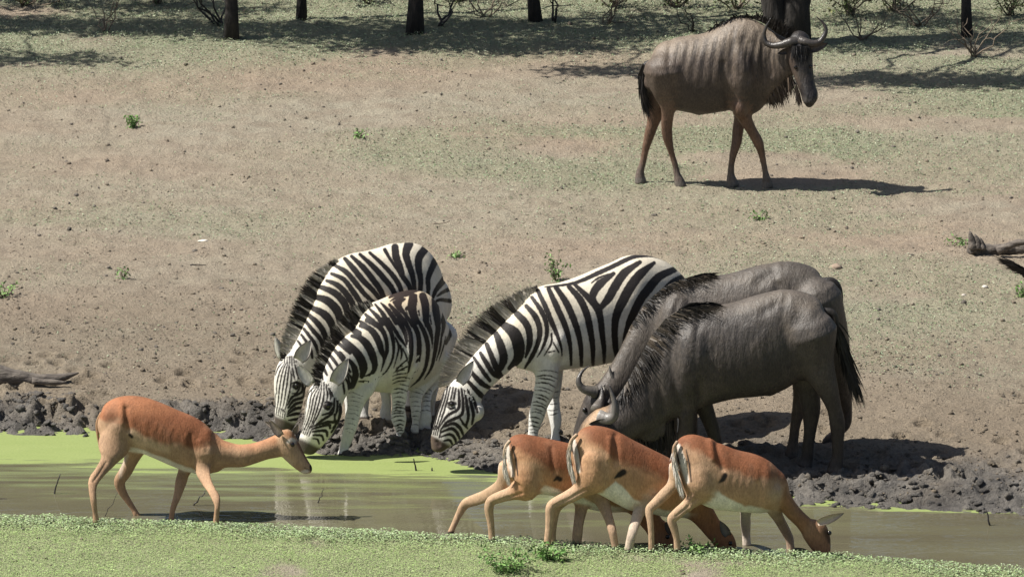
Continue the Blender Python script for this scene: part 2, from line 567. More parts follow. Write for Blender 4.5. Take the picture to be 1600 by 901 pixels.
# grey green creeping cover in front of and below the trees
n = 460000
x = RNG.uniform(-5.3, 5.3, n); y = 66.5 + 17.0 * RNG.random(n)
keep = RNG.random(n) < cover_far(x, y) * 0.75
x, y = x[keep], y[keep]
tuft = fbm(x, y, 2.6, 3, 33)
z = H(x, y) + 0.006 + 0.05 * RNG.random(len(x)) * sstep(77.5, 79.5, y) * sstep(0.35, 0.7, tuft)
s = RNG.uniform(0.010, 0.024, len(x))
V, F = leaves(np.stack([x, y, z], 1), s, 0.72)
me = np_mesh('ground_cover', V, F, False)
set_col(me, np.repeat(pick([(0.19, 0.235, 0.135), (0.22, 0.265, 0.175), (0.15, 0.20, 0.10), (0.27, 0.285, 0.20)], len(x)), 4, 0))
tag(link('ground_cover', me, M_LEAF), 'grey green creeping plants covering the ground below the trees', None, None, 'stuff')

# bright green cover of the near bank, thicker along its lip
n = 370000
x = RNG.uniform(-4.7, 4.7, n); y = 64.6 - 4.4 * RNG.random(n) ** 1.25
dn = y_near(x) - y
keep = RNG.random(n) < cover_near(x, y) * 0.8
x, y, dn = x[keep], y[keep], dn[keep]
lip = sstep(0.10, 0.2, dn) * (1 - sstep(0.3, 0.75, dn + 0.35 * (fbm(x, y, 2, 2, 40) - 0.5)))
tuft = fbm(x, y, 5.0, 3, 34)
hgt = (0.008 + 0.024 * lip + 0.016 * sstep(0.5, 0.7, tuft)) * RNG.random(len(x))
z = H(x, y) + 0.004 + hgt
s = RNG.uniform(0.007, 0.0135, len(x)) * (1 + 0.7 * lip)
V, F = leaves(np.stack([x, y, z], 1), s, 0.82, 0.65)
me = np_mesh('bank_grass', V, F, False)
ca = pick([(0.22, 0.32, 0.10), (0.27, 0.36, 0.14), (0.18, 0.27, 0.08), (0.27, 0.33, 0.15)], len(x), 0.11)
cb = pick([(0.24, 0.32, 0.16), (0.30, 0.36, 0.22), (0.19, 0.27, 0.11)], len(x))
set_col(me, np.repeat(ca * (1 - lip[:, None]) + cb * lip[:, None], 4, 0))
tag(link('bank_grass', me, M_LEAF), 'short bright green growth carpeting the near bank', None, None, 'stuff')

# ------------------------------------------------------------------ animals
def T(x0, y0, s):
    """reads positions measured on an enlarged detail (origin x0, y0, enlargement s)"""
    return lambda pts: [(x0 + p[0] / s, y0 + p[1] / s) + tuple(q / s for q in p[2:]) for p in pts]

def along(pts, n):
    p = np.array([q[:2] for q in pts], float)
    l = np.concatenate([[0], np.cumsum(np.linalg.norm(np.diff(p, axis=0), axis=1))])
    t = np.linspace(0, l[-1], n)
    return np.stack([np.interp(t, l, p[:, 0]), np.interp(t, l, p[:, 1])], 1)

def seg_field(U, pts, w):
    """largest (half width - distance) over the segments of a polyline"""
    p = np.array([q[:2] for q in pts], float)
    w = np.interp(np.linspace(0, 1, len(p)), np.linspace(0, 1, len(w)), w) if hasattr(w, '__len__') else np.full(len(p), float(w))
    best = np.full(len(U), -1e3)
    for i in range(len(p) - 1):
        a, d = p[i], p[i + 1] - p[i]
        t = np.clip(((U - a) @ d) / max(d @ d, 1e-9), 0, 1)
        dist = np.linalg.norm(U - a - t[:, None] * d, axis=1)
        best = np.maximum(best, 0.5 * (w[i] * (1 - t) + w[i + 1] * t) - dist)
    return best

def smooth_path(pts, k=4):
    """Catmull-Rom through tuples of any length"""
    p = np.array(pts, float)
    if len(p) < 3: return [tuple(q) for q in p]
    e = np.concatenate([[2 * p[0] - p[1]], p, [2 * p[-1] - p[-2]]])
    out = []
    for i in range(1, len(e) - 2):
        for j in range(k):
            t = j / k
            out.append(0.5 * (2 * e[i] + (e[i + 1] - e[i - 1]) * t + (2 * e[i - 1] - 5 * e[i] + 4 * e[i + 1] - e[i + 2]) * t * t
                              + (3 * e[i] - 3 * e[i + 1] + e[i + 2] - e[i - 1]) * t ** 3))
    out.append(p[-1])
    return [tuple(q) for q in out]

class Animal:
    NR = 28
    wf = 1.0
    def __init__(s, name, u, v, label, cat, group, L=(0.0, 1.0), ref=None):
        s.base = ground_at(u, v)
        s.Y0 = s.base[1]
        s.root = thing(name, tuple(s.base), label, cat, group)
        l = np.array([L[0], L[1], 0.0]); s.L = l / np.linalg.norm(l)
        s.V, s.F, s.part, s.parts, s.n = [], [], [], [], 0
        s.ref = ref or (u, v, 0.0)

    def P(s, u, v, d): return P(u, v, s.Y0 + d)

    def _tube(s, part, rings, cap=(0.5, 0.5)):
        """rings: (centre, half-axis A, half-axis B) closed with rounded ends"""
        n = s.NR
        th = np.linspace(0, 2 * np.pi, n, endpoint=False)
        def ringv(c, a, b): return c + np.cos(th)[:, None] * a + np.sin(th)[:, None] * b
        allr = []
        for end in (0, 1):
            c, a, b = rings[0] if end == 0 else rings[-1]
            c2 = rings[1][0] if end == 0 else rings[-2][0]
            d = c - c2; d = d / max(np.linalg.norm(d), 1e-6)
            r = min(np.linalg.norm(a), np.linalg.norm(b)) * cap[end] * 2
            ext = [(c + d * r * q, a * k, b * k) for q, k in ((0.45, 0.86), (0.8, 0.52), (0.97, 0.2))]
            allr.append(ext)
        seq = allr[0][::-1] + list(rings) + allr[1]
        V = np.concatenate([ringv(*q) for q in seq])
        m = len(seq)
        i = np.arange(m * n).reshape(m, n)
        j = np.roll(i, -1, 1)
        F = np.stack([i[:-1], j[:-1], j[1:], i[1:]], -1).reshape(-1, 4).tolist()
        F.append(i[0][::-1].tolist()); F.append(i[-1].tolist())
        F = [[k + s.n for k in f] for f in F]
        if part not in s.parts: s.parts.append(part)
        s.V.append(V); s.F += F; s.n += len(V)
        s.part.append(np.full(len(V), s.parts.index(part)))

    def trunk(s, part, st, cap=(0.5, 0.5), k=4, L=None):
        """stations (x_top, y_top, x_bottom, y_bottom, half width m, depth m)"""
        rings = []
        for xt, yt, xb, yb, w, d in smooth_path(st, k):
            a, b = s.P(xt, yt, d), s.P(xb, yb, d)
            rings.append(((a + b) / 2, (a - b) / 2, (s.L if L is None else np.array([L[0], L[1], 0.0])) * max(w, 0.01)))
        s._tube(part, rings, cap)

    def limb(s, part, st, d0, flat=0.85, ground=True, d1=None, cap=(0.5, 0.25), T=None, k=4, dmax=0.45):
        """stations (x, y, half thickness px); the foot finds its own depth on the ground"""
        if T: st = T(st)
        if d1 is None:
            d1 = float(np.clip(ground_at(st[-1][0], st[-1][1])[1] - s.Y0, -dmax, dmax)) if ground else d0
        q = np.array(smooth_path(st, k))
        rr = np.pad(q[:, 2], 5, mode='edge'); lo_ = np.convolve(rr, np.ones(11) / 11, 'valid')
        q[:, 2] = np.maximum(q[:, 2] + 0.7 * np.clip(q[:, 2] - lo_, -1.6, 1.6), 1.5)
        l = np.concatenate([[0], np.cumsum(np.linalg.norm(np.diff(q[:, :2], axis=0), axis=1))]); l /= l[-1]
        dep = d0 + (d1 - d0) * sstep(0.05, 0.8, l)
        C = np.array([s.P(q[i, 0], q[i, 1], dep[i]) for i in range(len(q))])
        tang = np.gradient(q[:, :2], axis=0)
        rings = []
        for i in range(len(q)):
            t = tang[i] / max(np.linalg.norm(tang[i]), 1e-6)
            nx, ny = -t[1], t[0]
            r = q[i, 2]
            nn = s.P(q[i, 0] + nx * r, q[i, 1] + ny * r, dep[i]) - C[i]
            rings.append((C[i], nn, s.L * np.linalg.norm(nn) * flat))
        s._tube(part, rings, cap)
        return q, dep

    def blob(s, part, u, v, d, rx, ry, rw, rot=0.0):
        """ellipsoid, radii in px along the picture plane and metres across it"""
        c = s.P(u, v, d); ca, sa = math.cos(rot), math.sin(rot)
        ax = s.P(u + ca * rx, v + sa * rx, d) - c
        ay = s.P(u - sa * ry, v + ca * ry, d) - c
        rings = [(c + ax * math.cos(t), ay * math.sin(t), s.L * rw * math.sin(t)) for t in np.linspace(0.12, math.pi - 0.12, 11)]
        s._tube(part, rings, (0.05, 0.05))

    def build(s, voxel, smooth=5, mat=None):
        me = bpy.data.meshes.new('body')
        me.from_pydata(np.concatenate(s.V).tolist(), [], s.F)
        o = bpy.data.objects.new('body', me); COL.objects.link(o)
        r = o.modifiers.new('r', 'REMESH'); r.mode = 'VOXEL'; r.voxel_size = voxel; r.use_smooth_shade = True
        sm = o.modifiers.new('s', 'SMOOTH'); sm.factor = 0.5; sm.iterations = smooth
        dg = bpy.context.evaluated_depsgraph_get()
        me2 = bpy.data.meshes.new_from_object(o.evaluated_get(dg), depsgraph=dg)
        bpy.data.objects.remove(o); bpy.data.meshes.remove(me)
        me2.name = 'body'
        s.me = me2
        n = len(me2.vertices)
        co = np.empty(n * 3, np.float32); me2.vertices.foreach_get('co', co); s.co = co.reshape(-1, 3).astype(float)
        kd = KDTree(s.n)
        allv = np.concatenate(s.V); allp = np.concatenate(s.part)
        for i, q in enumerate(allv): kd.insert(q, i)
        kd.balance()
        s.pid = np.array([allp[kd.find(q)[1]] for q in s.co])
        s._uv()
        ed = np.empty(len(me2.edges) * 2, np.int32); me2.edges.foreach_get('vertices', ed); ed = ed.reshape(-1, 2)
        deg = np.bincount(ed.ravel(), minlength=n).astype(float)
        s.soft = []
        for i in range(len(s.parts)):
            f = (s.pid == i).astype(float)
            for _ in range(14):
                f = 0.4 * f + 0.6 * (np.bincount(ed[:, 0], f[ed[:, 1]], n) + np.bincount(ed[:, 1], f[ed[:, 0]], n)) / np.maximum(deg, 1)
            s.soft.append(f)
        body = np.clip(2.2 * sum(s.soft[s.parts.index(q)] for q in s.parts if q in ('torso', 'neck')), 0, 1)
        for _ in range(10):
            body = 0.5 * body + 0.5 * (np.bincount(ed[:, 0], body[ed[:, 1]], n) + np.bincount(ed[:, 1], body[ed[:, 0]], n)) / np.maximum(deg, 1)
        for _ in range(22):
            av = np.stack([np.bincount(ed[:, 0], s.co[ed[:, 1], k], n) + np.bincount(ed[:, 1], s.co[ed[:, 0], k], n) for k in range(3)], 1) / np.maximum(deg, 1)[:, None]
            s.co = s.co + 0.6 * body[:, None] * (av - s.co)
        s.commit()
        s.mat = mat
        s.col = np.zeros((n, 3)); s.sd = np.full(n, -6.0); s.dark = np.zeros((n, 3))
        return s

    def _uv(s):
        me = s.me
        nr = np.empty(len(me.vertices) * 3, np.float32); me.vertices.foreach_get('normal', nr); nr = nr.reshape(-1, 3)
        s.nr = nr
        view = s.co - np.array([0, 0, CAM_H]); view /= np.linalg.norm(view, axis=1, keepdims=True)
        s.vis = (nr * view).sum(1) < 0.12
        q = s.co.copy()
        ref = s.P(s.ref[0], s.ref[1], s.ref[2])
        k = ((q - ref) @ s.L)
        flip = (~s.vis)
        q[flip] -= 2 * k[flip, None] * s.L
        s.uv = project(q)

    def mask(s, parts=None):
        if parts is None: return np.ones(len(s.co))
        return np.isin(s.pid, [s.parts.index(p) for p in parts]).astype(float)

    def smask(s, parts=None):
        if parts is None: return np.ones(len(s.co))
        return np.clip(sum(s.soft[s.parts.index(p)] for p in parts), 0, 1)

    def ridge(s, pts, w, amp, parts=None):
        f = seg_field(s.uv, pts, 0.0)
        s.co += s.nr * (amp * np.exp(-(f / w) ** 2) * s.mask(parts))[:, None]

    def commit(s):
        s.me.vertices.foreach_set('co', s.co.astype(np.float32).ravel()); s.me.update(); s._uv()

    def fill(s, c, parts=None):
        k = s.smask(parts)[:, None]
        s.col = s.col * (1 - k) + np.array(c) * k

    def paint(s, pts, w, c, soft=2.0, op=1.0, parts=None):
        f = seg_field(s.uv, pts, w)
        k = (sstep(-soft, soft, f) * op * s.smask(parts))[:, None]
        s.col = s.col * (1 - k) + np.array(c) * k

    def above(s, line, c, soft=4.0, op=1.0, parts=None, side=1, wob=2.0):
        """paints what lies above (side=1) or below (-1) a line y(x)"""
        p = np.array(sorted(line), float)
        y = np.interp(s.uv[:, 0], p[:, 0], p[:, 1])
        w = (vnoise(s.uv[:, 0] * 0.11, s.uv[:, 1] * 0.11) - 0.5) * 2 * wob
        k = sstep(-soft, soft, (y - s.uv[:, 1] + w) * side)
        k = (k * op * s.smask(parts))[:, None]
        s.col = s.col * (1 - k) + np.array(c) * k

    def stripes(s, lst, TT=None, parts=None):
        mk = s.mask(parts)
        for pts, w in lst:
            if TT:
                z = TT([(a, b_, 1.0) for a, b_ in pts]); sc = z[0][2]
                pts = [q[:2] for q in z]
                w = [q * sc * s.wf for q in w] if hasattr(w, '__len__') else w * sc * s.wf
            pts = [q[:2] for q in smooth_path(pts, 3)]
            s.sd = np.maximum(s.sd, np.where(mk > 0, seg_field(s.uv, pts, w), -6))

    def bands(s, path, part, spacing, w, t0=0.05, t1=0.92, arc=0.25, seed=0, reach=1.15):
        """thin bars across a limb"""
        r = random.Random(seed)
        q = np.array(path)
        l = np.concatenate([[0], np.cumsum(np.linalg.norm(np.diff(q[:, :2], axis=0), axis=1))])
        t = l[-1] * t0
        while t < l[-1] * t1:
            c = np.array([np.interp(t, l, q[:, 0]), np.interp(t, l, q[:, 1])])
            c2 = np.array([np.interp(t + 2, l, q[:, 0]), np.interp(t + 2, l, q[:, 1])])
            d = c2 - c; d /= max(np.linalg.norm(d), 1e-6); nn = np.array([-d[1], d[0]])
            rad = np.interp(t, l, q[:, 2]) * reach
            e0, e1 = -1 + r.uniform(0, 0.5), 1 - r.uniform(0, 0.35)
            pts = [tuple(c + nn * rad * e + d * rad * arc * (1 - e * e) + d * r.uniform(-0.8, 0.8)) for e in np.linspace(e0, e1, 4)]
            ww = w * r.uniform(0.7, 1.2)
            s.sd = np.maximum(s.sd, np.where(s.mask([part]) > 0, seg_field(s.uv, pts, [ww * 0.6, ww, ww, ww * 0.4]), -6))
            t += spacing * r.uniform(0.75, 1.25)

    def finish(s, striped=False):
        set_col(s.me, np.clip(s.col, 0.003, 1))
        if striped:
            set_f(s.me, 'sd', np.clip(s.sd, -6, 6)); set_col(s.me, s.dark, 'Dark')
        return link('body', s.me, s.mat, s.root)

    def surf(s, u, v, rad=2.5):
        k = np.where(s.vis & (np.abs(s.uv[:, 0] - u) < rad) & (np.abs(s.uv[:, 1] - v) < rad))[0]
        if len(k) == 0:
            return s.Y0 if rad > 14 else s.surf(u, v, rad * 1.7)
        return float(s.co[k][:, 1].min())

    # ---- parts
    def add(s, name, V, F, col, mat, smooth=True):
        me = np_mesh(name, V, F, smooth)
        set_col(me, col)
        return link(name, me, mat, s.root)

    def eye(s, u, v, r=0.018, sink=0.35, Y=None):
        y = s.surf(u, v) if Y is None else Y
        c = P(u, v, y + r * sink)
        bm = bmesh.new(); bmesh.ops.create_uvsphere(bm, u_segments=14, v_segments=9, radius=r)
        bm.transform(__import__('mathutils').Matrix.Translation(Vector(c)))
        me = bpy.data.meshes.new('eye'); bm.to_mesh(me); bm.free()
        for p in me.polygons: p.use_smooth = True
        return link('eye', me, M_EYE, s.root)

    def ear(s, base, tip, w, Y, col, rim, inner=None, cup=0.35, lean=0.0, turn=0.0):
        """cupped leaf from base to tip (px), half width w px; the hollow faces the camera"""
        nt_, ns = 9, 9
        tt = np.linspace(0, 1, nt_); ss = np.linspace(-1, 1, ns)
        A, B = np.array(P(*base, Y)), np.array(P(*tip, Y + lean))
        ax = B - A; ln = np.linalg.norm(ax)
        px = np.array([1.0, 0, 0]); nn = np.cross(ax / ln, np.array([0, 1.0, 0])); nn /= np.linalg.norm(nn)
        back = np.cross(nn, ax / ln); back = back if back[1] > 0 else -back
        c, s_ = math.cos(turn), math.sin(turn)
        side = nn * c + back * s_; dep = back * c - nn * s_
        wm = w / F_PX * np.linalg.norm(A - np.array([0, 0, CAM_H]))
        V, C = [], []
        for layer in (0, 1):
            for t in tt:
                prof = (math.sin(math.pi * (0.16 + 0.84 * t) ** 0.85) ** 0.8 if t < 1 else 0.0) + 0.02
                for q in ss:
                    p = A + ax * t + side * q * wm * prof - dep * wm * cup * 2 * (q * q) * prof * (1 if layer == 0 else 0.9) + dep * (0.009 * layer * (1 - 0.8 * abs(q)))
                    V.append(p)
                    k = min(1, max(0, (max(abs(q), t * t * 1.0) - 0.72) / 0.2))
                    b_ = np.array(inner if (layer == 0 and inner is not None) else col)
                    C.append(b_ * (1 - k) + np.array(rim) * k)
        f1 = grid_faces(ns, nt_); f2 = f1[:, ::-1] + ns * nt_
        E = []
        i = np.arange(ns * nt_).reshape(nt_, ns); off = ns * nt_
        for loop in (i[:, 0], i[:, -1][::-1], i[-1, :], i[0, ::-1]):
            for a_, b2 in zip(loop[:-1], loop[1:]): E.append([a_, b2, b2 + off, a_ + off])
        return s.add('ear', np.array(V), [np.concatenate([f1, f2, np.array(E)])], np.array(C), M_HAIR)

    def horn(s, st, c0, c1, d=0.0, Y=None, ridges=0.0):
        """stations (x, y, half thickness px, depth m)"""
        q = np.array(smooth_path(st, 6))
        C = np.array([P(a[0], a[1], (s.Y0 if Y is None else Y) + d + a[3]) for a in q])
        n = 12; th = np.linspace(0, 2 * np.pi, n, endpoint=False)
        tg = np.gradient(C, axis=0); tg /= np.linalg.norm(tg, axis=1, keepdims=True)
        V, col = [], []
        for i in range(len(q)):
            n1 = np.cross(tg[i], [0, 1, 0.01]); n1 /= np.linalg.norm(n1); n2 = np.cross(tg[i], n1)
            r = max(q[i, 2], 0.25) / F_PX * np.linalg.norm(C[i] - np.array([0, 0, CAM_H]))
            r *= 1 + ridges * math.sin(i * 2.2)
            V.append(C[i] + np.cos(th)[:, None] * n1 * r + np.sin(th)[:, None] * n2 * r)
            k = i / (len(q) - 1)
            col.append(np.tile(np.array(c0) * (1 - k) + np.array(c1) * k, (n, 1)))
        V = np.concatenate(V); m_ = len(q); i = np.arange(m_ * n).reshape(m_, n); j = np.roll(i, -1, 1)
        F = np.stack([i[:-1], j[:-1], j[1:], i[1:]], -1).reshape(-1, 4)
        V = np.concatenate([V, [C[0]], [C[-1]]]); col = np.concatenate(col + [[c0], [c1]])
        caps = np.array([[j[0, k], i[0, k], len(V) - 2] for k in range(n)] + [[i[-1, k], j[-1, k], len(V) - 1] for k in range(n)])
        return s.add('horn', V, [F, caps], col, M_HORN)

    def hair(s, name, roots, tips, n, w, col0, col1, depth=(-0.02, 0.02), tipd=0.0, sag=(0, 0), rnd=3.0, useY=None, onsurf=False, lenvar=0.2, seed=1, spread=None):
        """ribbons from a root line to a tip line (px lines); col0 may depend on position along the line"""
        r = np.random.default_rng(seed)
        ra, ta = along(roots, 200), along(tips, 200)
        V, F3, F4, C = [], [], [], []
        for i in range(n):
            t = r.random(); k = t * 199
            a = np.array([np.interp(k, np.arange(200), ra[:, 0]), np.interp(k, np.arange(200), ra[:, 1])])
            kt = np.clip(k + r.normal() * 3, 0, 199)
            b_ = np.array([np.interp(kt, np.arange(200), ta[:, 0]), np.interp(kt, np.arange(200), ta[:, 1])])
            b_ = a + (b_ - a) * (1 + lenvar * r.uniform(-1, 0.4)) + r.normal(size=2) * rnd
            d = r.uniform(*depth)
            Y = s.surf(a[0], a[1]) if onsurf else (s.Y0 if useY is None else (useY(t) if callable(useY) else useY))
            A = P(a[0], a[1], Y + d); B = P(b_[0], b_[1], Y + d + tipd * r.uniform(0.5, 1.2) + r.normal() * 0.01)
            M = P((a[0] + b_[0]) / 2 + sag[0], (a[1] + b_[1]) / 2 + sag[1], Y + d + tipd * 0.45)
            dr = (B - A) / max(np.linalg.norm(B - A), 1e-6)
            sd_ = np.cross(dr, np.array([r.normal() * 0.5, 1.0, 0.2])); sd_ /= max(np.linalg.norm(sd_), 1e-6)
            ww = w * r.uniform(0.6, 1.3)
            o = len(V)
            V += [A - sd_ * ww, A + sd_ * ww, M - sd_ * ww * 0.85, M + sd_ * ww * 0.85, B]
            F4.append([o, o + 1, o + 3, o + 2]); F3.append([o + 2, o + 3, o + 4])
            c0 = np.array(col0(t, a) if callable(col0) else col0); c1 = np.array(col1(t, a) if callable(col1) else col1)
            C += [c0, c0, c0 * 0.5 + c1 * 0.5, c0 * 0.5 + c1 * 0.5, c1]
        return s.add(name, np.array(V), [np.array(F4), np.array(F3)], np.array(C), M_HAIR, False)

def tail_body(s, st, d0, col, mat=None):
    """tapered dock of a tail as its own part: stations (x, y, half px)"""
    s2 = Animal.__new__(Animal)
    s2.Y0, s2.L, s2.V, s2.F, s2.part, s2.parts, s2.n = s.Y0, s.L, [], [], [], [], 0
    q, _ = s2.limb('t', st, d0, 0.8, ground=False)
    V = np.concatenate(s2.V)
    F4 = np.array([f for f in s2.F if len(f) == 4])
    return V, F4

# ================================================================== zebras
WHITE = (0.59, 0.565, 0.51); CREAM = (0.58, 0.525, 0.42); BLACK = (0.016, 0.013, 0.012); BROWNB = (0.026, 0.017, 0.014)
LEGW = (0.62, 0.61, 0.58)
G_Z = 'zebras drinking at the far bank'

def zebra_legpaint(z, legs):
    for p in legs: z.fill(LEGW, [p])

def hoof(z, part, q, h=9, c=(0.05, 0.043, 0.038)):
    u, v, r = q[-1][:3]
    m = z.mask([part]); 
    k = (m * sstep(v - h, v - h + 3, z.uv[:, 1]))[:, None]
    z.col = z.col * (1 - k) + np.array(c) * k
    z.sd = np.where(k[:, 0] > 0.5, -6, z.sd)

def zebra_mane(z, roots, tips, n, depth, seed, useY=None, w=0.0065):
    def c0(t, a):
        i = np.argmin(((z.uv - a) ** 2).sum(1) + np.where(z.vis, 0, 1e4))
        return (0.02, 0.016, 0.014) if z.sd[i] > -0.6 else (0.46, 0.42, 0.35)
    def c1(t, a):
        c = np.array(c0(t, a)); return c * 0.5 + np.array((0.02, 0.013, 0.01)) * 0.5
    return z.hair('mane', roots, tips, n, w, c0, c1, depth, rnd=1.6, useY=useY, onsurf=False, seed=seed)

# ---- zebra standing right, drinking
z = Animal('zebra', 838, 706, 'striped zebra with neck stretched down left, closest to the grey wildebeest', 'zebra', G_Z, L=(-0.46, 0.888), ref=(845, 600, 0.0))
z.trunk('torso', [(1078, 448, 1080, 520, .13, .66), (1062, 426, 1064, 560, .20, .62), (1034, 405, 1030, 566, .245, .52), (995, 399, 990, 563, .27, .40),
                  (955, 413, 955, 565, .285, .28), (915, 430, 918, 572, .285, .17), (880, 442, 882, 576, .265, .07), (852, 446, 858, 583, .22, 0.0),
                  (828, 458, 838, 584, .18, -.04), (812, 478, 822, 578, .135, -.07)])
z.trunk('neck', [(828, 462, 838, 580, .15, -.04), (800, 490, 811, 568, .12, -.09), (778, 513, 792, 582, .105, -.13), (758, 535, 774, 598, .095, -.17), (737, 558, 757, 616, .085, -.2),
                 (716, 584, 749, 632, .08, -.22)], L=(-0.3, 0.954))
z.trunk('head', [(709, 592, 748, 626, .075, -.22), (694, 610, 751, 643, .095, -.23), (687, 630, 746, 655, .1, -.24), (681, 650, 731, 672, .086, -.25), (676, 668, 717, 687, .068, -.25),
                 (673, 686, 705, 696, .06, -.25), (674, 699, 694, 703, .05, -.25)], cap=(0.3, 0.25), L=(-0.1, 0.995))
l1, _ = z.limb('near_front_leg', [(853, 560, 21), (854, 590, 17), (850, 612, 15), (843, 632, 12.5), (838, 652, 11), (834, 668, 8.5), (832, 686, 8), (831, 697, 9.5), (829, 709, 10)], -.10)
l2, _ = z.limb('far_front_leg', [(862, 570, 17), (863, 600, 14), (863, 622, 11), (865, 640, 10), (868, 656, 9), (868, 675, 7), (868, 692, 8), (867, 703, 9)], .14)
l3, _ = z.limb('near_hind_leg', [(1050, 540, 28), (1052, 585, 20), (1062, 620, 12), (1064, 650, 9), (1060, 675, 8), (1056, 682, 9)], .48, dmax=.8)
l4, _ = z.limb('far_hind_leg', [(1040, 540, 26), (1030, 590, 18), (1036, 620, 11), (1036, 650, 9), (1032, 668, 9)], .66, dmax=.9)
z.blob('torso', 855, 530, -.05, 26, 42, .2, 0.15); z.blob('head', 738, 640, -.22, 16, 18, .1)
z.build(0.0078, 4, M_ZEBRA)
z.ridge([(708, 618), (704, 626)], 5, .006); z.ridge([(700, 640), (690, 668)], 5, .005); z.ridge([(683, 690), (686, 695)], 3, -.010)
z.ridge([(832, 578), (842, 530), (836, 500)], 5, -.006); z.ridge([(876, 572), (880, 540)], 6, -.008); z.ridge([(1003, 420), (985, 480)], 16, .012)
z.commit()
z.fill(CREAM); z.dark[:] = BLACK
z.above([(600, 500), (800, 540), (900, 500), (1100, 470)], WHITE, 25, 1.0, None, -1)
zebra_legpaint(z, ['near_front_leg', 'far_front_leg', 'near_hind_leg', 'far_hind_leg'])
z.fill(WHITE, ['head'])
z.above([(820, 572), (880, 569), (960, 561), (1100, 548)], (0.55, 0.53, 0.5), 3, 1, ['torso'], -1)
Zb = T(800, 390, 4.504); Zn = T(660, 440, 3.337)
z.stripes([
 ([(35, 450), (100, 520), (125, 600), (120, 680), (95, 755)], [46, 52, 48, 42, 18]),
 ([(100, 395), (165, 470), (195, 560), (185, 650), (140, 750), (90, 832)], [30, 44, 42, 36, 32, 16]),
 ([(140, 335), (200, 420), (240, 510), (245, 600), (215, 690), (178, 755)], [26, 36, 36, 30, 20, 8]),
 ([(180, 285), (235, 400), (280, 510), (310, 580), (345, 680), (352, 745)], [30, 38, 40, 32, 18, 10]),
 ([(278, 590), (276, 660), (226, 745)], [16, 18, 8]), ([(292, 655), (330, 722)], 13), ([(252, 722), (300, 712)], 11),
 ([(258, 275), (310, 390), (360, 500), (395, 600), (412, 700), (416, 810)], [34, 45, 46, 38, 28, 18]),
 ([(308, 262), (380, 370), (430, 480), (465, 580), (485, 690), (488, 812)], [34, 50, 50, 44, 36, 24]),
 ([(400, 258), (480, 350), (525, 450), (550, 560), (568, 680), (570, 806)], [34, 52, 52, 48, 38, 26]),
 ([(440, 244), (530, 330), (596, 400), (622, 480), (636, 600), (648, 700), (648, 795)], [26, 46, 60, 48, 42, 34, 20]),
 ([(715, 168), (620, 240), (572, 310), (580, 360)], [30, 62, 56, 30]),
 ([(900, 88), (790, 165), (725, 260), (680, 340), (628, 405)], [30, 62, 66, 60, 40]),
 ([(1000, 93), (905, 170), (835, 260), (775, 370), (735, 460), (722, 560), (728, 680), (738, 760)], [26, 66, 72, 70, 58, 48, 44, 30]),
 ([(1142, 140), (1035, 190), (965, 270), (905, 350), (845, 470), (812, 580), (800, 660), (800, 740)], [44, 60, 66, 62, 58, 54, 48, 30]),
 ([(1230, 190), (1130, 240), (1060, 320), (990, 420), (930, 540), (890, 660)], 60),
 ([(1330, 280), (1230, 310), (1140, 400), (1060, 520), (1000, 640)], 60), ([(1300, 420), (1200, 480), (1120, 600)], 60),
 ([(230, 262), (400, 243), (500, 213), (600, 167), (700, 122), (800, 73), (880, 46), (1000, 46), (1110, 84)], [10, 22, 30, 34, 34, 34, 28, 20, 16]),
 ([(560, 234), (610, 198), (715, 160)], [10, 18, 10]),
], Zb, ['torso', 'neck'])
z.stripes([
 ([(425, 225), (480, 270), (503, 340), (498, 400), (455, 450)], [40, 66, 66, 50, 26]),
 ([(383, 270), (408, 330), (424, 400), (408, 452)], [30, 44, 46, 30]),
 ([(335, 325), (362, 390), (384, 445), (412, 500)], [24, 30, 34, 30]),
 ([(303, 372), (335, 425), (368, 478), (405, 500)], [20, 28, 26, 22]),
 ([(268, 395), (318, 470), (352, 515)], [16, 24, 20]),
 ([(255, 470), (308, 528), (350, 552)], [22, 30, 22]),
 ([(240, 520), (300, 585), (318, 600)], [20, 30, 24]),
], Zn, ['neck', 'torso', 'head'])
z.wf = 1.55
z.stripes([
 ([(118, 545), (104, 610), (78, 690), (58, 770)], [6, 8, 7, 5]), ([(132, 545), (118, 610), (92, 690), (68, 770)], [6, 8, 7, 5]),
 ([(146, 548), (128, 620), (108, 690), (80, 765)], [6, 8, 8, 5]), ([(160, 552), (148, 610)], 8), ([(174, 556), (164, 612)], 8),
 ([(104, 570), (90, 640), (66, 715), (50, 775)], [5, 7, 6, 4]),
 ([(58, 745), (46, 800)], 5), ([(68, 750), (56, 800)], 5), ([(78, 752), (66, 800)], 5), ([(88, 756), (76, 800)], 5), ([(50, 750), (42, 790)], 4), ([(98, 762), (88, 812)], 6),
 ([(188, 560), (192, 620), (186, 664), (140, 690), (112, 720), (88, 758)], [7, 11, 11, 11, 9, 6]),
 ([(204, 555), (212, 630), (206, 690), (160, 716), (124, 734), (98, 768)], [7, 11, 12, 12, 10, 7]),
 ([(220, 560), (232, 640), (240, 700), (228, 752)], [7, 12, 12, 8]),
 ([(236, 555), (252, 630), (266, 690), (258, 742)], [7, 12, 12, 8]),
 ([(252, 560), (272, 625), (288, 680)], [7, 12, 9]),
 ([(104, 758), (160, 738), (196, 762), (214, 800)], [7, 13, 13, 8]), ([(98, 784), (150, 764), (180, 786), (196, 822)], [7, 12, 12, 8]),
 ([(96, 808), (142, 794), (168, 814), (178, 846)], [6, 11, 11, 7]), ([(102, 832), (140, 824), (156, 846)], [6, 10, 8]), ([(190, 700), (214, 740), (236, 764)], [6, 10, 6]),
 ([(128, 634), (150, 628), (174, 636)], [6, 12, 6]), ([(132, 652), (150, 662), (170, 654)], [5, 10, 5]),
], Zn, ['head']); z.wf = 1.0
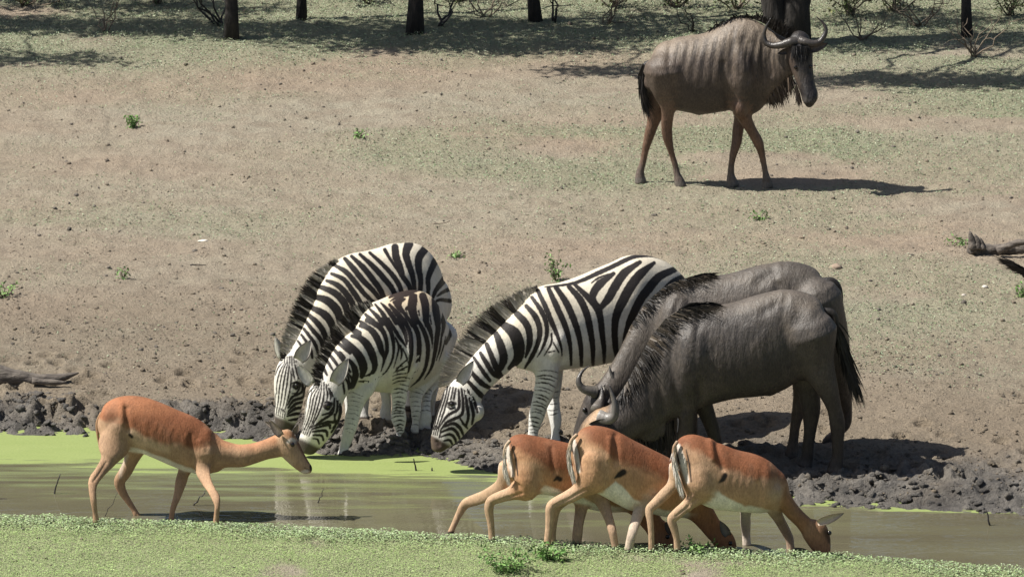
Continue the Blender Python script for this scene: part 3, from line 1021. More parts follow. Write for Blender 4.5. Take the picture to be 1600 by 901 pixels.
k = (z.mask(['head']) * sstep(683, 692, z.uv[:, 1] + 0.6 * (690 - z.uv[:, 0])))[:, None]
z.col = z.col * (1 - k) + np.array((0.06, 0.042, 0.034)) * k; z.sd = np.where(k[:, 0] > 0.5, np.minimum(z.sd, -3), z.sd)
z.bands([q for q in l1 if q[1] > 578], 'near_front_leg', 6.3, 2.4, 0.0, 0.86, -0.25, 3); z.bands(l2, 'far_front_leg', 8, 1.6, 0.3, 0.6, 0.2, 4)
for p, q in (('near_front_leg', l1), ('far_front_leg', l2), ('near_hind_leg', l3), ('far_hind_leg', l4)): hoof(z, p, q)
z.paint([(702, 632), (710, 630)], 7, (0.02, 0.017, 0.015), 2, 1, ['head'])
z.finish(True)
z.eye(706, 631, .018)
z.ear((718, 598), (740, 563), 9.5, z.Y0 - .32, WHITE, (0.02, 0.018, 0.016), (0.52, 0.49, 0.45), 0.3)
z.ear((704, 594), (697, 566), 8, z.Y0 - .16, (0.4, 0.37, 0.33), (0.02, 0.018, 0.016), None, 0.3)
zebra_mane(z, [(700, 600), (714, 588), (733, 564), (750, 543), (768, 526), (789, 504), (810, 481), (826, 463), (840, 453)],
           [(683, 604), (690, 573), (712, 536), (732, 509), (757, 484), (787, 464), (808, 456), (824, 449), (838, 447)], 1500, (-.03, .03), 5,
           useY=lambda t: z.Y0 - .22 + .20 * t)
z.hair('tail', [(1076, 450), (1080, 456)], [(1088, 600), (1092, 610)], 60, .006, (0.3, 0.28, 0.24), (0.02, 0.016, 0.014), (.7, .76), rnd=5)

# ---- zebra behind left, drinking
z = Animal('zebra', 607, 661, 'rearmost striped zebra of the left pair, its rump highest, head lowered', 'zebra', G_Z, L=(-0.55, 0.835), ref=(600, 500, 0.22))
z.trunk('torso', [(686, 432, 688, 505, .11, .62), (674, 400, 678, 535, .185, .57), (652, 381, 658, 550, .265, .46), (616, 383, 618, 565, .29, .32),
                  (580, 391.5, 582, 575, .285, .18), (550, 397, 555, 580, .25, .05), (524, 411, 530, 580, .19, -.03), (507, 435, 515, 578, .14, -.08)])
z.trunk('neck', [(530, 408, 535, 580, .17, -.0), (505, 446, 520, 575, .12, -.08), (490, 474, 508, 585, .105, -.13), (478, 500, 496, 592, .1, -.17), (464, 527, 486, 598, .095, -.2), (452, 548, 478, 600, .09, -.22)], L=(-0.3, 0.954))
z.trunk('head', [(446, 552, 476, 566, .085, -.22), (433, 572, 479, 586, .105, -.24), (428, 596, 478, 606, .105, -.25), (429.5, 622, 472, 634, .088, -.26), (430, 643, 466, 653, .074, -.27),
                 (430, 660, 460, 666, .066, -.27), (434, 672, 454, 675, .05, -.27)], cap=(0.3, 0.25), L=(-0.1, 0.995))
l1, _ = z.limb('near_front_leg', [(590, 560, 24), (600, 590, 15), (602, 612, 9), (604, 630, 7.5), (602, 645, 8), (604, 653, 8.5), (606, 662, 10)], -.05)
l2, _ = z.limb('far_front_leg', [(562, 560, 20), (566, 600, 13), (568, 625, 9), (568, 645, 7.5), (569, 657, 9)], .05)
l3, _ = z.limb('near_hind_leg', [(688, 520, 24), (680, 570, 17), (676, 605, 10), (672, 630, 8), (669, 648, 9), (668, 656, 9)], .42)
l4, _ = z.limb('far_hind_leg', [(660, 520, 22), (650, 570, 16), (646, 600, 10), (642, 625, 8), (640, 640, 9)], .62)
z.blob('torso', 575, 500, .02, 30, 55, .22, 0.1)
z.build(0.0078, 4, M_ZEBRA)
z.ridge([(466, 590), (463, 596)], 4, .006); z.ridge([(452, 612), (446, 650)], 7, .006); z.ridge([(640, 395), (630, 470)], 16, .012)
z.commit()
z.fill(CREAM); z.dark[:] = BLACK; z.wf = 1.1
z.above([(400, 520), (500, 520), (640, 470), (720, 430)], WHITE, 25, 1.0, None, -1)
zebra_legpaint(z, ['near_front_leg', 'far_front_leg', 'near_hind_leg', 'far_hind_leg']); z.fill(WHITE, ['head'])
Zr = T(420, 370, 5.3); Zh = T(420, 500, 4.095)
z.stripes([
 ([(1160, 60), (1135, 140), (1160, 230), (1190, 320), (1205, 420), (1210, 520)], [70, 58, 52, 44, 36, 30]),
 ([(1295, 100), (1245, 170), (1240, 260), (1258, 350), (1255, 430), (1250, 540)], [60, 62, 52, 42, 38, 30]),
 ([(1385, 185), (1345, 270), (1318, 350), (1322, 430), (1310, 540)], [52, 48, 40, 32, 26]),
 ([(1480, 305), (1435, 375), (1385, 440), (1360, 500)], [50, 48, 36, 24]), ([(1512, 425), (1440, 458), (1395, 490)], [38, 26, 14]), ([(1500, 530), (1415, 520), (1380, 540)], [34, 26, 16]),
 ([(1045, 85), (1055, 170), (1085, 240), (1105, 300)], [56, 60, 50, 40]),
 ([(960, 105), (1010, 190), (1060, 260), (1110, 330), (1165, 410), (1190, 520)], [30, 24, 28, 42, 40, 30]),
 ([(835, 130), (940, 225), (1020, 310), (1080, 400), (1120, 520)], [24, 34, 40, 40, 34]),
 ([(755, 145), (870, 250), (960, 350), (1030, 440), (1060, 540)], [26, 44, 46, 42, 36]),
 ([(685, 160), (780, 250), (860, 350), (930, 450), (970, 560)], [26, 46, 48, 46, 40]),
 ([(630, 180), (700, 260), (780, 360), (860, 440), (940, 540)], [30, 46, 46, 40, 34]),
 ([(545, 235), (640, 290), (720, 380), (800, 480), (890, 560)], [26, 42, 44, 38, 28]),
 ([(520, 305), (620, 350), (690, 440), (750, 530), (790, 620)], [26, 38, 44, 42, 30]),
 ([(480, 362), (570, 400), (650, 480), (705, 580), (720, 680)], [26, 44, 50, 46, 36]),
 ([(430, 415), (540, 460), (620, 540), (655, 640), (660, 740)], [36, 54, 58, 52, 40]),
 ([(400, 500), (480, 525), (560, 600), (595, 700), (600, 790)], [44, 62, 70, 60, 44]),
 ([(355, 585), (460, 640), (520, 720), (535, 810)], [40, 62, 60, 40]), ([(335, 650), (410, 720), (460, 800), (475, 880)], [34, 46, 46, 34]),
 ([(312, 705), (375, 785), (430, 850), (448, 930)], [28, 36, 36, 28]), ([(290, 760), (345, 830), (390, 900), (405, 960)], [24, 30, 30, 22]),
 ([(270, 810), (320, 880), (350, 940), (360, 1000)], [20, 26, 26, 20]), ([(240, 860), (280, 920), (310, 990)], [18, 22, 18]),
], Zr, ['torso', 'neck'])
z.wf = 1.55
z.stripes([
 ([(52, 560), (44, 640)], 5), ([(66, 560), (56, 640)], 5), ([(80, 565), (68, 640)], 5), ([(94, 570), (82, 640)], 5), ([(106, 580), (98, 640)], 5), ([(44, 470), (42, 560)], 4),
 ([(96, 262), (62, 300), (42, 350)], [4, 6, 5]), ([(104, 268), (74, 320), (52, 400), (50, 470)], [4, 7, 6, 4]), ([(112, 270), (88, 330), (70, 420), (60, 520), (52, 570)], [5, 7, 7, 6, 4]),
 ([(122, 270), (106, 340), (92, 420), (78, 520), (66, 580)], [5, 8, 7, 6, 4]), ([(132, 272), (124, 340), (114, 420), (98, 520), (84, 580)], [5, 8, 8, 6, 4]),
 ([(104, 236), (100, 275)], 6), ([(118, 234), (116, 275)], 6), ([(132, 232), (134, 275)], 7), ([(146, 230), (148, 275)], 7), ([(160, 232), (163, 268)], 7),
 ([(146, 268), (156, 330), (166, 380)], [5, 9, 7]), ([(160, 262), (176, 320), (190, 372)], [5, 9, 7]), ([(134, 300), (144, 360), (138, 430), (116, 530), (100, 585)], [5, 8, 8, 7, 5]),
 ([(174, 258), (196, 310), (210, 360)], [5, 9, 7]), ([(118, 270), (98, 300)], 5),
 ([(216, 400), (210, 460), (150, 490), (122, 540)], [9, 11, 12, 7]), ([(226, 430), (222, 490), (160, 512), (124, 560)], [9, 12, 14, 8]),
 ([(232, 520), (170, 536), (122, 585)], [10, 15, 8]), ([(228, 556), (170, 566), (120, 600)], [10, 15, 8]), ([(222, 592), (165, 600), (118, 612)], [10, 15, 9]),
 ([(214, 624), (165, 634), (125, 640)], [10, 13, 8]), ([(240, 390), (236, 450), (240, 500)], 10), ([(150, 402), (176, 396), (200, 406)], [6, 12, 6]), ([(152, 425), (176, 436), (196, 424)], [6, 14, 6]), ([(204, 420), (180, 462), (150, 470)], [7, 10, 6]),
], Zh, ['head']); z.wf = 1.08
k = (z.mask(['head']) * sstep(652, 662, z.uv[:, 1] + 0.45 * (450 - z.uv[:, 0])))[:, None]
z.col = z.col * (1 - k) + np.array((0.05, 0.04, 0.036)) * k; z.sd = np.where(k[:, 0] > 0.5, np.minimum(z.sd, -3), z.sd)
for p, q in (('near_front_leg', l1), ('far_front_leg', l2), ('near_hind_leg', l3), ('far_hind_leg', l4)): hoof(z, p, q, 8, (0.3, 0.26, 0.21) if p == 'near_front_leg' else (0.05, 0.04, 0.035))
z.paint([(460, 602), (468, 600)], 8, (0.02, 0.017, 0.015), 2, 1, ['head'])
z.finish(True)
z.eye(463, 602, .018)
z.ear((466, 562), (486, 531), 11.5, z.Y0 - .36, (0.5, 0.47, 0.42), (0.06, 0.05, 0.045), (0.55, 0.51, 0.45), 0.3)
z.ear((440, 560), (430, 526), 7.5, z.Y0 - .20, WHITE, (0.02, 0.018, 0.016), None, -0.25)
zebra_mane(z, [(448, 566), (452, 548), (466, 526), (479, 500), (491, 473), (502, 454), (512, 428), (530, 408)],
           [(437, 562), (438, 535), (447, 505), (457, 478), (472, 447), (484, 430), (495, 421), (524, 405)], 1300, (-.03, .03), 6,
           useY=lambda t: z.Y0 - .24 + .24 * t)
z.hair('tail', [(672, 440), (674, 446)], [(672, 540), (676, 546)], 60, .006, (0.3, 0.28, 0.24), (0.02, 0.016, 0.014), (.8, .84), rnd=3)

# ---- smaller zebra in front of it, drinking
z = Animal('zebra', 600, 695, 'smaller brown-backed zebra in front of the rearmost one, stepping into the green water', 'zebra', G_Z, L=(-0.72, 0.69), ref=(600, 560, 0.12))
z.trunk('torso', [(684, 492, 684, 570, .12, .55), (670, 464, 672, 592, .20, .5), (655, 453, 656, 602, .25, .38), (632, 456, 630, 609, .265, .24),
                  (608, 466, 604, 613, .265, .12), (586, 474, 586, 612, .22, .0), (570, 490, 570, 608, .175, -.08), (560, 512, 560, 602, .13, -.13)])
z.trunk('neck', [(578, 483, 574, 604, .16, -.04), (558, 512, 560, 602, .12, -.13), (540, 525, 551, 606, .105, -.17), (522, 545, 544, 613, .095, -.21), (509, 566, 539, 622, .09, -.24), (500, 586, 534, 632, .085, -.26)], L=(-0.3, 0.954))
z.trunk('head', [(494, 594, 528, 610, .085, -.26), (482, 612, 534, 628, .105, -.27), (477, 634, 534, 648, .105, -.28), (475, 654, 524, 670, .086, -.28), (471, 673, 511, 688, .07, -.28),
                 (466.5, 689, 500, 700, .06, -.27), (469, 702, 492, 707, .05, -.26)], cap=(0.3, 0.25), L=(-0.1, 0.995))
l1, _ = z.limb('near_front_leg', [(622, 570, 26), (625, 600, 14), (624, 616, 11.5), (623, 634, 9.5), (623, 654, 10), (625, 670, 7), (626, 684, 5.8), (625, 691, 7), (624, 695, 7.5)], .02)
l2, _ = z.limb('far_front_leg', [(566, 585, 24), (561, 604, 21), (555, 622, 16), (552, 642, 11.5), (548, 664, 9.5), (542, 686, 8), (538, 699, 7), (537, 710, 8.5)], -.12)
l3, _ = z.limb('near_hind_leg', [(676, 560, 26), (660, 595, 15), (650, 618, 10), (650, 640, 7.5), (649, 660, 5.5), (648, 671, 6), (647, 680, 6)], .3)
l4, _ = z.limb('far_hind_leg', [(684, 560, 24), (676, 592, 14), (668, 612, 8.5), (666, 634, 7), (664, 652, 9), (663, 664, 8.5), (666, 675, 8)], .45)
z.blob('torso', 612, 548, .0, 26, 46, .19, 0.1)
z.build(0.0078, 4, M_ZEBRA)
z.ridge([(513, 630), (509, 636)], 4, .006); z.ridge([(500, 640), (488, 680)], 7, .006); z.ridge([(612, 604), (604, 570), (606, 540)], 5, -.008); z.ridge([(580, 598), (560, 600)], 4, -.006)
z.commit()
z.fill(CREAM); z.dark[:] = BLACK; z.wf = 1.1
k = (sstep(500, 470, z.uv[:, 1]) * sstep(590, 612, z.uv[:, 0]))[:, None]; z.dark = z.dark * (1 - k) + np.array(BROWNB) * k
z.col = z.col * (1 - k * 0.6) + np.array((0.56, 0.42, 0.26)) * k * 0.6
z.above([(400, 560), (520, 560), (600, 530), (720, 500)], WHITE, 25, 1.0, None, -1)
zebra_legpaint(z, ['near_front_leg', 'far_front_leg', 'near_hind_leg', 'far_hind_leg']); z.fill(WHITE, ['head'])
Zl = T(410, 520, 4.507); Zm = T(530, 500, 7.51)
z.stripes([
 ([(880, 556), (940, 630), (985, 700)], [16, 34, 36]),
 ([(835, 595), (900, 660), (940, 720)], [20, 36, 38]),
 ([(800, 640), (860, 695), (890, 730)], [24, 38, 42]),
 ([(760, 700), (800, 735)], [26, 42]), ([(700, 770), (740, 800)], [44, 60]),
 ([(930, 548), (990, 610), (1040, 680), (1056, 710)], [14, 38, 42, 40]),
 ([(1000, 560), (1060, 630), (1110, 690), (1130, 712)], [22, 46, 50, 44]),
 ([(1085, 500), (1075, 570), (1120, 630), (1165, 690), (1190, 730)], [60, 50, 30, 34, 36]),
 ([(1195, 500), (1185, 580), (1200, 650), (1225, 700)], [66, 70, 66, 50]),
 ([(1275, 490), (1295, 560), (1300, 640), (1305, 700), (1310, 730)], [60, 62, 56, 46, 40]),
 ([(1375, 520), (1382, 600), (1392, 660), (1400, 720)], [52, 56, 56, 50]),
 ([(1455, 600), (1452, 660), (1446, 710)], [26, 40, 40]), ([(1500, 690), (1508, 730)], [22, 28]),
 ([(1000, 500), (1100, 450), (1200, 425), (1290, 440), (1360, 480)], [20, 60, 50, 30, 20]), ([(1040, 540), (1080, 600)], 30),
 ([(1240, 610), (1248, 650)], [14, 10]), ([(1130, 600), (1150, 640)], 9), ([(1335, 650), (1345, 720)], 12),
], Zr, ['torso', 'neck'])
Zq = T(580, 430, 10.01)
z.stripes([([(300, 400), (430, 330), (560, 270), (700, 215), (830, 205)], [20, 70, 110, 90, 30]), ([(400, 470), (450, 420), (520, 370)], [30, 60, 40]), ([(430, 500), (480, 600)], [60, 20]), ([(560, 520), (660, 440), (690, 320)], [60, 110, 60])], Zq, ['torso'])
z.wf = 1.08
z.stripes([
 ([(10, 190), (100, 280), (195, 370), (255, 460), (285, 560), (265, 660)], [50, 80, 92, 100, 96, 50]),
 ([(150, 185), (230, 200), (310, 265), (370, 360), (408, 470), (418, 550), (380, 625), (290, 660)], [40, 66, 88, 92, 80, 62, 40, 12]),
 ([(250, 65), (350, 95), (420, 170), (468, 265), (500, 370), (530, 455), (490, 600)], [46, 66, 80, 78, 62, 36, 12]),
 ([(330, 0), (450, 60), (520, 140), (555, 250), (560, 360), (530, 450)], [60, 70, 56, 46, 46, 40]),
 ([(510, -10), (590, 100), (630, 220), (640, 350), (620, 470), (560, 590), (480, 660), (380, 725)], [56, 54, 46, 34, 26, 20, 16, 22]),
 ([(220, 716), (330, 728), (400, 790)], [12, 40, 16]), ([(330, 705), (370, 760)], [30, 26]), ([(120, 470), (180, 560), (190, 660), (150, 780)], [40, 70, 76, 60]),  # first two strokes paint the shaded crease between chest and foreleg
 ([(10, 380), (60, 440)], 40), ([(95, 620), (120, 740), (130, 800)], [20, 34, 22]), ([(40, 720), (60, 830)], [26, 26]),
 ([(570, -10), (650, 110), (720, 220), (790, 320)], [50, 44, 40, 16]), ([(690, 0), (760, 120), (790, 240), (790, 290)], [60, 56, 40, 18]), ([(655, 200), (700, 300), (680, 420), (640, 560)], [20, 34, 18, 8]), ([(715, 300), (735, 380), (720, 470)], [30, 26, 10]),
 ([(745, 330), (790, 430), (815, 520)], [18, 24, 12]), ([(800, 460), (720, 530), (640, 620)], [18, 22, 8]), ([(795, 545), (720, 580), (670, 620)], [20, 18, 6]),
 ([(770, 0), (830, 150), (845, 300), (840, 450), (800, 660)], [50, 54, 56, 46, 14]),
 ([(850, 0), (920, 150), (940, 300), (930, 450), (890, 600), (800, 750)], [56, 56, 56, 50, 40, 14]),
 ([(920, 0), (990, 120), (1035, 260), (1040, 400), (1010, 560), (940, 690), (840, 780)], [40, 54, 54, 48, 40, 30, 12]),
 ([(1010, 0), (1060, 100), (1090, 220), (1090, 330)], [60, 56, 30, 10]),
 ([(1150, 0), (1160, 100), (1140, 250), (1120, 400), (1080, 560), (1000, 690)], [60, 60, 56, 44, 34, 10]),
 ([(1220, 0), (1225, 80), (1200, 200), (1180, 340), (1140, 470)], [60, 44, 24, 26, 12]),
 ([(1250, 190), (1220, 320), (1170, 480)], [12, 20, 10]), ([(1310, 20), (1310, 150), (1250, 270)], [24, 46, 40]), ([(1350, 250), (1340, 360), (1280, 430)], [10, 14, 8]),
], Zm, ['torso', 'neck']); z.wf = 1.08
z.stripes([
 ([(372, 150), (420, 190), (470, 250), (520, 330)], [16, 22, 22, 16]), ([(356, 190), (400, 235), (440, 290), (456, 330)], [16, 22, 20, 12]), ([(346, 226), (380, 270), (410, 320)], [16, 22, 14]),
 ([(330, 262), (352, 310), (372, 350)], [18, 22, 14]), ([(316, 300), (334, 345), (346, 380)], [18, 22, 12]), ([(400, 118), (450, 150), (520, 210)], [16, 24, 22]),
 ([(486, 360), (506, 400), (512, 440)], [10, 16, 12]), ([(468, 380), (480, 430), (484, 470)], [9, 14, 10]), ([(500, 330), (530, 370), (540, 410)], [10, 18, 14]),
], Zh, ['neck', 'torso', 'head'])
z.stripes([([(918 + q, 250 + i * 27), (955, 240 + i * 25), (1012 - q, 232 + i * 26)], [6, 10, 8]) for i, q in enumerate((22, 10, 0, 0, 0))], Zl, ['torso', 'near_front_leg'])
z.wf = 1.55
z.stripes([
 ([(236, 640), (208, 720)], 5), ([(246, 650), (218, 725)], 5), ([(258, 660), (230, 730)], 5), ([(270, 668), (242, 735)], 6), ([(282, 676), (256, 740)], 6), ([(226, 640), (204, 700)], 4), ([(238, 550), (228, 640)], 4),
 ([(300, 425), (262, 455), (244, 500), (238, 560)], [5, 7, 6, 4]), ([(308, 428), (272, 480), (258, 560), (236, 650)], [5, 7, 6, 4]), ([(318, 430), (288, 490), (272, 570), (246, 660), (222, 700)], [5, 8, 7, 6, 4]),
 ([(328, 430), (306, 500), (288, 580), (262, 660), (236, 705)], [5, 8, 8, 6, 4]), ([(338, 430), (326, 500), (306, 580), (276, 660), (252, 700)], [5, 8, 8, 6, 5]),
 ([(326, 392), (316, 440)], 6), ([(340, 392), (334, 440)], 6), ([(354, 394), (352, 440)], 7), ([(368, 396), (370, 440)], 7), ([(382, 402), (386, 440)], 7), ([(312, 398), (302, 440)], 5),
 ([(352, 428), (352, 490), (330, 570), (292, 650), (268, 690)], [5, 9, 9, 7, 5]), ([(366, 425), (376, 470), (372, 510)], [5, 9, 7]), ([(380, 430), (396, 480), (394, 510)], [5, 9, 7]), ([(392, 436), (410, 486)], 8),
 ([(420, 500), (416, 560), (400, 600), (340, 640), (300, 668)], [8, 11, 12, 12, 7]), ([(436, 490), (440, 560), (424, 610)], [8, 12, 9]), ([(446, 480), (458, 560), (446, 640), (410, 690)], [8, 13, 13, 8]),
 ([(420, 600), (420, 650), (380, 650), (286, 676)], [8, 12, 14, 8]), ([(392, 690), (380, 668), (282, 694)], [10, 14, 9]), ([(374, 740), (362, 706), (280, 712)], [10, 14, 9]), ([(350, 768), (338, 738), (284, 734)], [9, 12, 8]), ([(322, 790), (312, 762), (284, 756)], [8, 10, 7]),
 ([(430, 640), (424, 680), (400, 716)], [8, 12, 8]), ([(352, 530), (376, 522), (404, 534)], [6, 12, 6]), ([(352, 552), (376, 566), (400, 552)], [6, 16, 6]), ([(462, 470), (472, 540), (464, 600)], 9),
 ([(408, 560), (390, 590), (342, 606)], [7, 11, 8]),
], Zh, ['head']); z.wf = 1.08
k = (z.mask(['head']) * sstep(686, 695, z.uv[:, 1] + 0.5 * (482 - z.uv[:, 0])))[:, None]
z.col = z.col * (1 - k) + np.array((0.06, 0.048, 0.042)) * k; z.sd = np.where(k[:, 0] > 0.5, np.minimum(z.sd, -3), z.sd)
z.bands([q for q in l1 if q[1] > 588], 'near_front_leg', 5.6, 2.6, 0.0, 0.86, -0.25, 8); z.bands([q for q in l2 if q[1] > 610], 'far_front_leg', 6.6, 1.0, 0.05, 0.7, -0.2, 9, 0.9)
z.bands([q for q in l3 if q[1] > 600], 'near_hind_leg', 7, 1.2, 0.1, 0.8, -0.2, 10); z.bands([q for q in l4 if q[1] > 600], 'far_hind_leg', 7, 1.4, 0.1, 0.6, -0.2, 11)
for p, q in (('near_front_leg', l1), ('near_hind_leg', l3), ('far_hind_leg', l4)): hoof(z, p, q, 6, (0.12, 0.10, 0.085))
z.paint([(508, 634), (517, 631)], 8, (0.02, 0.017, 0.015), 2, 1, ['head'])
z.finish(True)
z.eye(512, 633, .018)
z.ear((522, 598), (544, 560), 11.5, z.Y0 - .44, (0.5, 0.47, 0.42), (0.08, 0.07, 0.06), (0.55, 0.52, 0.46), 0.3)
z.ear((487, 600), (464, 568), 10, z.Y0 - .30, (0.5, 0.48, 0.43), (0.08, 0.07, 0.06), (0.55, 0.53, 0.47), 0.28)
zebra_mane(z, [(500, 604), (502, 588), (511, 566), (523, 546), (541, 527), (558, 512), (570, 494), (582, 477)],
           [(488, 600), (487, 580), (494, 556), (508, 533), (524, 506), (542, 484), (560, 474), (576, 468)], 1200, (-.03, .03), 7,
           useY=lambda t: z.Y0 - .30 + .30 * t)
z.hair('tail', [(676, 500), (678, 506)], [(676, 580), (680, 586)], 50, .006, (0.25, 0.22, 0.19), (0.02, 0.016, 0.014), (.74, .78), rnd=3)

# ================================================================== wildebeest
WB = (0.056, 0.048, 0.042); WB_L = (0.20, 0.165, 0.128); WB_D = (0.035, 0.029, 0.026); HAIR_B = (0.010, 0.009, 0.009)
LEG_BR = (0.115, 0.075, 0.05)
G_W = 'wildebeest drinking at the far bank'

# ---- the one in front, drinking
w = Animal('wildebeest', 1303, 738, 'nearer grey wildebeest of the drinking pair, its whole dark flank in view', 'wildebeest', G_W, L=(-0.18, 0.984), ref=(1200, 560, 0))
w.trunk('torso', [(1290, 492, 1287, 560, .10, 0), (1280, 467, 1271, 588, .175, 0), (1255, 455, 1245, 596, 0.189, 0), (1222, 452, 1220, 611, 0.206, 0), (1182, 461, 1186, 619, 0.223, 0), (1140, 474, 1150, 622, 0.227, 0),
                  (1100, 477, 1116, 630, 0.218, 0), (1066, 482, 1086, 640, 0.189, 0), (1040, 498, 1064, 648, .185, 0), (1018, 524, 1046, 654, .15, -.01)])
w.trunk('neck', [(1040, 500, 1064, 648, .17, 0), (1015, 530, 1046, 655, .14, -.01), (998, 566, 1034, 664, .125, -.02), (980, 596, 1016, 676, .115, -.03), (962, 622, 994, 684, .11, -.04), (948, 636, 978, 692, .105, -.05)])
w.trunk('head', [(950, 634, 980, 692, .11, -.04), (932, 640, 966, 700, .125, -.05), (915, 654, 950, 708, .105, -.06), (902, 674, 932, 722, .088, -.06), (892, 696, 918, 738, .078, -.06), (885, 716, 908, 750, .075, -.06), (884, 732, 900, 756, .06, -.06)], cap=(0.3, 0.3))
l1, _ = w.limb('near_front_leg', [(1078, 560, 34), (1076, 600, 25), (1074, 636, 16), (1073, 660, 13), (1070, 688, 12), (1067, 712, 8.5), (1065, 728, 8), (1063, 742, 10), (1060, 752, 10)], -.10)
l2, _ = w.limb('far_front_leg', [(1082, 590, 24), (1096, 625, 17), (1106, 650, 13), (1114, 672, 11), (1120, 696, 9), (1126, 716, 8), (1128, 730, 9)], .12)
l3, _ = w.limb('near_hind_leg', [(1262, 520, 46), (1275, 565, 30), (1292, 605, 19), (1303, 636, 13), (1308, 660, 12), (1309, 690, 10), (1309, 712, 9.5), (1306, 726, 11), (1303, 739, 12)], -.08)
l4, _ = w.limb('far_hind_leg', [(1254, 530, 40), (1256, 575, 29), (1264, 612, 19), (1267, 640, 15), (1266, 668, 11), (1263, 694, 9.5), (1261, 714, 10), (1256, 728, 11.5)], .12)
w.blob('torso', 1075, 560, -.06, 34, 66, .2, 0.15); w.blob('torso', 1258, 515, -.04, 32, 48, .19)
w.blob('torso', 1203, 614, 0, 10, 6, .04)
w.blob('neck', 1020, 672, -.02, 26, 20, .06, -0.5)
w.build(0.011, 4, M_WILDE)
for i in range(7):
    x0 = 1092 + i * 17
    w.ridge([(x0 + 4 + i % 3 * 3, 514 + i % 2 * 14), (x0 - 4, 550), (x0 + 2, 590 - i % 3 * 9)], 5, .0025)
w.ridge([(1052, 520), (1046, 560), (1056, 610), (1068, 640)], 6, -.014); w.ridge([(1092, 500), (1086, 560), (1096, 620)], 7, -.012)
w.ridge([(1036, 540), (1026, 585), (1038, 640)], 5, -.010); w.ridge([(1020, 560), (1010, 600), (1018, 650)], 4, -.010)
w.ridge([(1226, 468), (1222, 500), (1232, 545), (1240, 580)], 7, -.009); w.ridge([(1216, 474), (1196, 486)], 9, -.014); w.ridge([(1222, 458), (1218, 478)], 7, .005)
w.ridge([(1290, 540), (1282, 580)], 5, -.008); w.ridge([(1066, 530), (1070, 580)], 8, .010)
w.commit()
w.fill(WB)
w.above([(960, 610), (1040, 505), (1100, 490), (1220, 475), (1310, 500)], (0.092, 0.077, 0.063), 12, 0.9, ['torso', 'neck'])  # sunlit top of the back painted in as a lighter coat
w.above([(900, 700), (1060, 590), (1220, 560), (1310, 560)], (0.032, 0.027, 0.025), 30, 1.0, ['torso'], -1)  # shade on the lower flank painted in as a darker coat
for i in range(22):
    x0 = 1028 + i * 9.3
    yt = np.interp(x0, [1028, 1060, 1110, 1230], [540, 510, 500, 485])
    w.paint([(x0 + 8, yt), (x0, yt + 34), (x0 + 4, yt + 82 - i)], [1, 3.4, 1], (0.020, 0.017, 0.016), 2.2, 0.75, ['torso'])
for i in range(9):
    q = np.array([(995, 570), (968, 622)]); a = q[0] + (q[1] - q[0]) * i / 8
    w.paint([(a[0] + 8, a[1] + 6), (a[0] + 34, a[1] + 34), (a[0] + 44, a[1] + 56)], [2, 4, 2], (0.035, 0.029, 0.026), 2.5, 0.7, ['neck', 'torso'])
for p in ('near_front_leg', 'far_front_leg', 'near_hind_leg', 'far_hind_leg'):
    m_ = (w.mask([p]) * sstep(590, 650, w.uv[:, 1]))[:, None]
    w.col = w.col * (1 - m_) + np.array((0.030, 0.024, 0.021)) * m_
w.fill(WB_D, ['head'])
w.paint([(905, 690), (918, 664), (936, 645), (954, 634)], [6, 14, 16, 8], (0.32, 0.205, 0.115), 5, 1, ['head'])
w.paint([(1010, 690), (1050, 690)], 40, WB_D, 10, 0.7, ['neck'])
for p, q in (('near_front_leg', l1), ('far_front_leg', l2), ('near_hind_leg', l3), ('far_hind_leg', l4)): hoof(w, p, q, 10)
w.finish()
w.horn([(936, 650, 11, 0), (950, 654, 9.5, -.03), (960, 648, 7, -.06), (961, 632, 5, -.07), (956, 614, 3, -.06), (952, 600, 0.6, -.05)], (0.23, 0.215, 0.195), (0.03, 0.028, 0.027), -.20, None, .015)
w.horn([(932, 640, 10, 0), (936, 632, 8, .05), (940, 622, 5, .08), (941, 611, 3, .10), (939, 601, 0.6, .12)], (0.12, 0.11, 0.10), (0.015, 0.014, 0.014), -.02, None, .02)
w.ear((952, 660), (920, 662), 8, w.Y0 - .24, (0.03, 0.025, 0.023), (0.02, 0.018, 0.016))
w.eye(918, 676, .02)
w.hair('mane', [(968, 618), (985, 588), (1002, 555), (1018, 524), (1040, 498), (1066, 482), (1096, 477)], [(962, 645), (990, 625), (1015, 596), (1040, 566), (1066, 520), (1110, 496), (1140, 482)],
       800, .005, lambda t, a: (0.012, 0.011, 0.010) if int(a[0] * 0.9 + a[1] * .4) % 5 else (0.10, 0.08, 0.06), (0.014, 0.012, 0.011), (-.10, .0), -.08, (0, -3), 1.6, onsurf=False, lenvar=.35, seed=2)
w.hair('mane', [(1060, 484), (1078, 480), (1098, 477)], [(1100, 474), (1120, 482), (1134, 478)], 200, .004, HAIR_B, HAIR_B, (-.06, .05), -.03, (0, -4), 2.5, seed=9)
w.hair('beard', [(985, 684), (1010, 676), (1040, 664), (1052, 656)], [(990, 712), (1014, 720), (1040, 712), (1050, 690)], 300, .006, HAIR_B, HAIR_B, (-.06, .06), 0, (0, 0), 4, seed=3)
V, F4 = tail_body(w, [(1288, 486, 6), (1300, 490, 6.5), (1306, 505, 5.5), (1309, 530, 5), (1313, 552, 5)], -.01, HAIR_B)
w.add('tail', V, F4, (0.02, 0.017, 0.015), M_HAIR)
w.hair('tail', [(1302, 492), (1308, 520), (1314, 556)], [(1322, 560), (1334, 596), (1344, 634)], 700, .006, HAIR_B, HAIR_B, (-.05, .03), -.0, (1, -2), 5.5, seed=4, lenvar=.35)

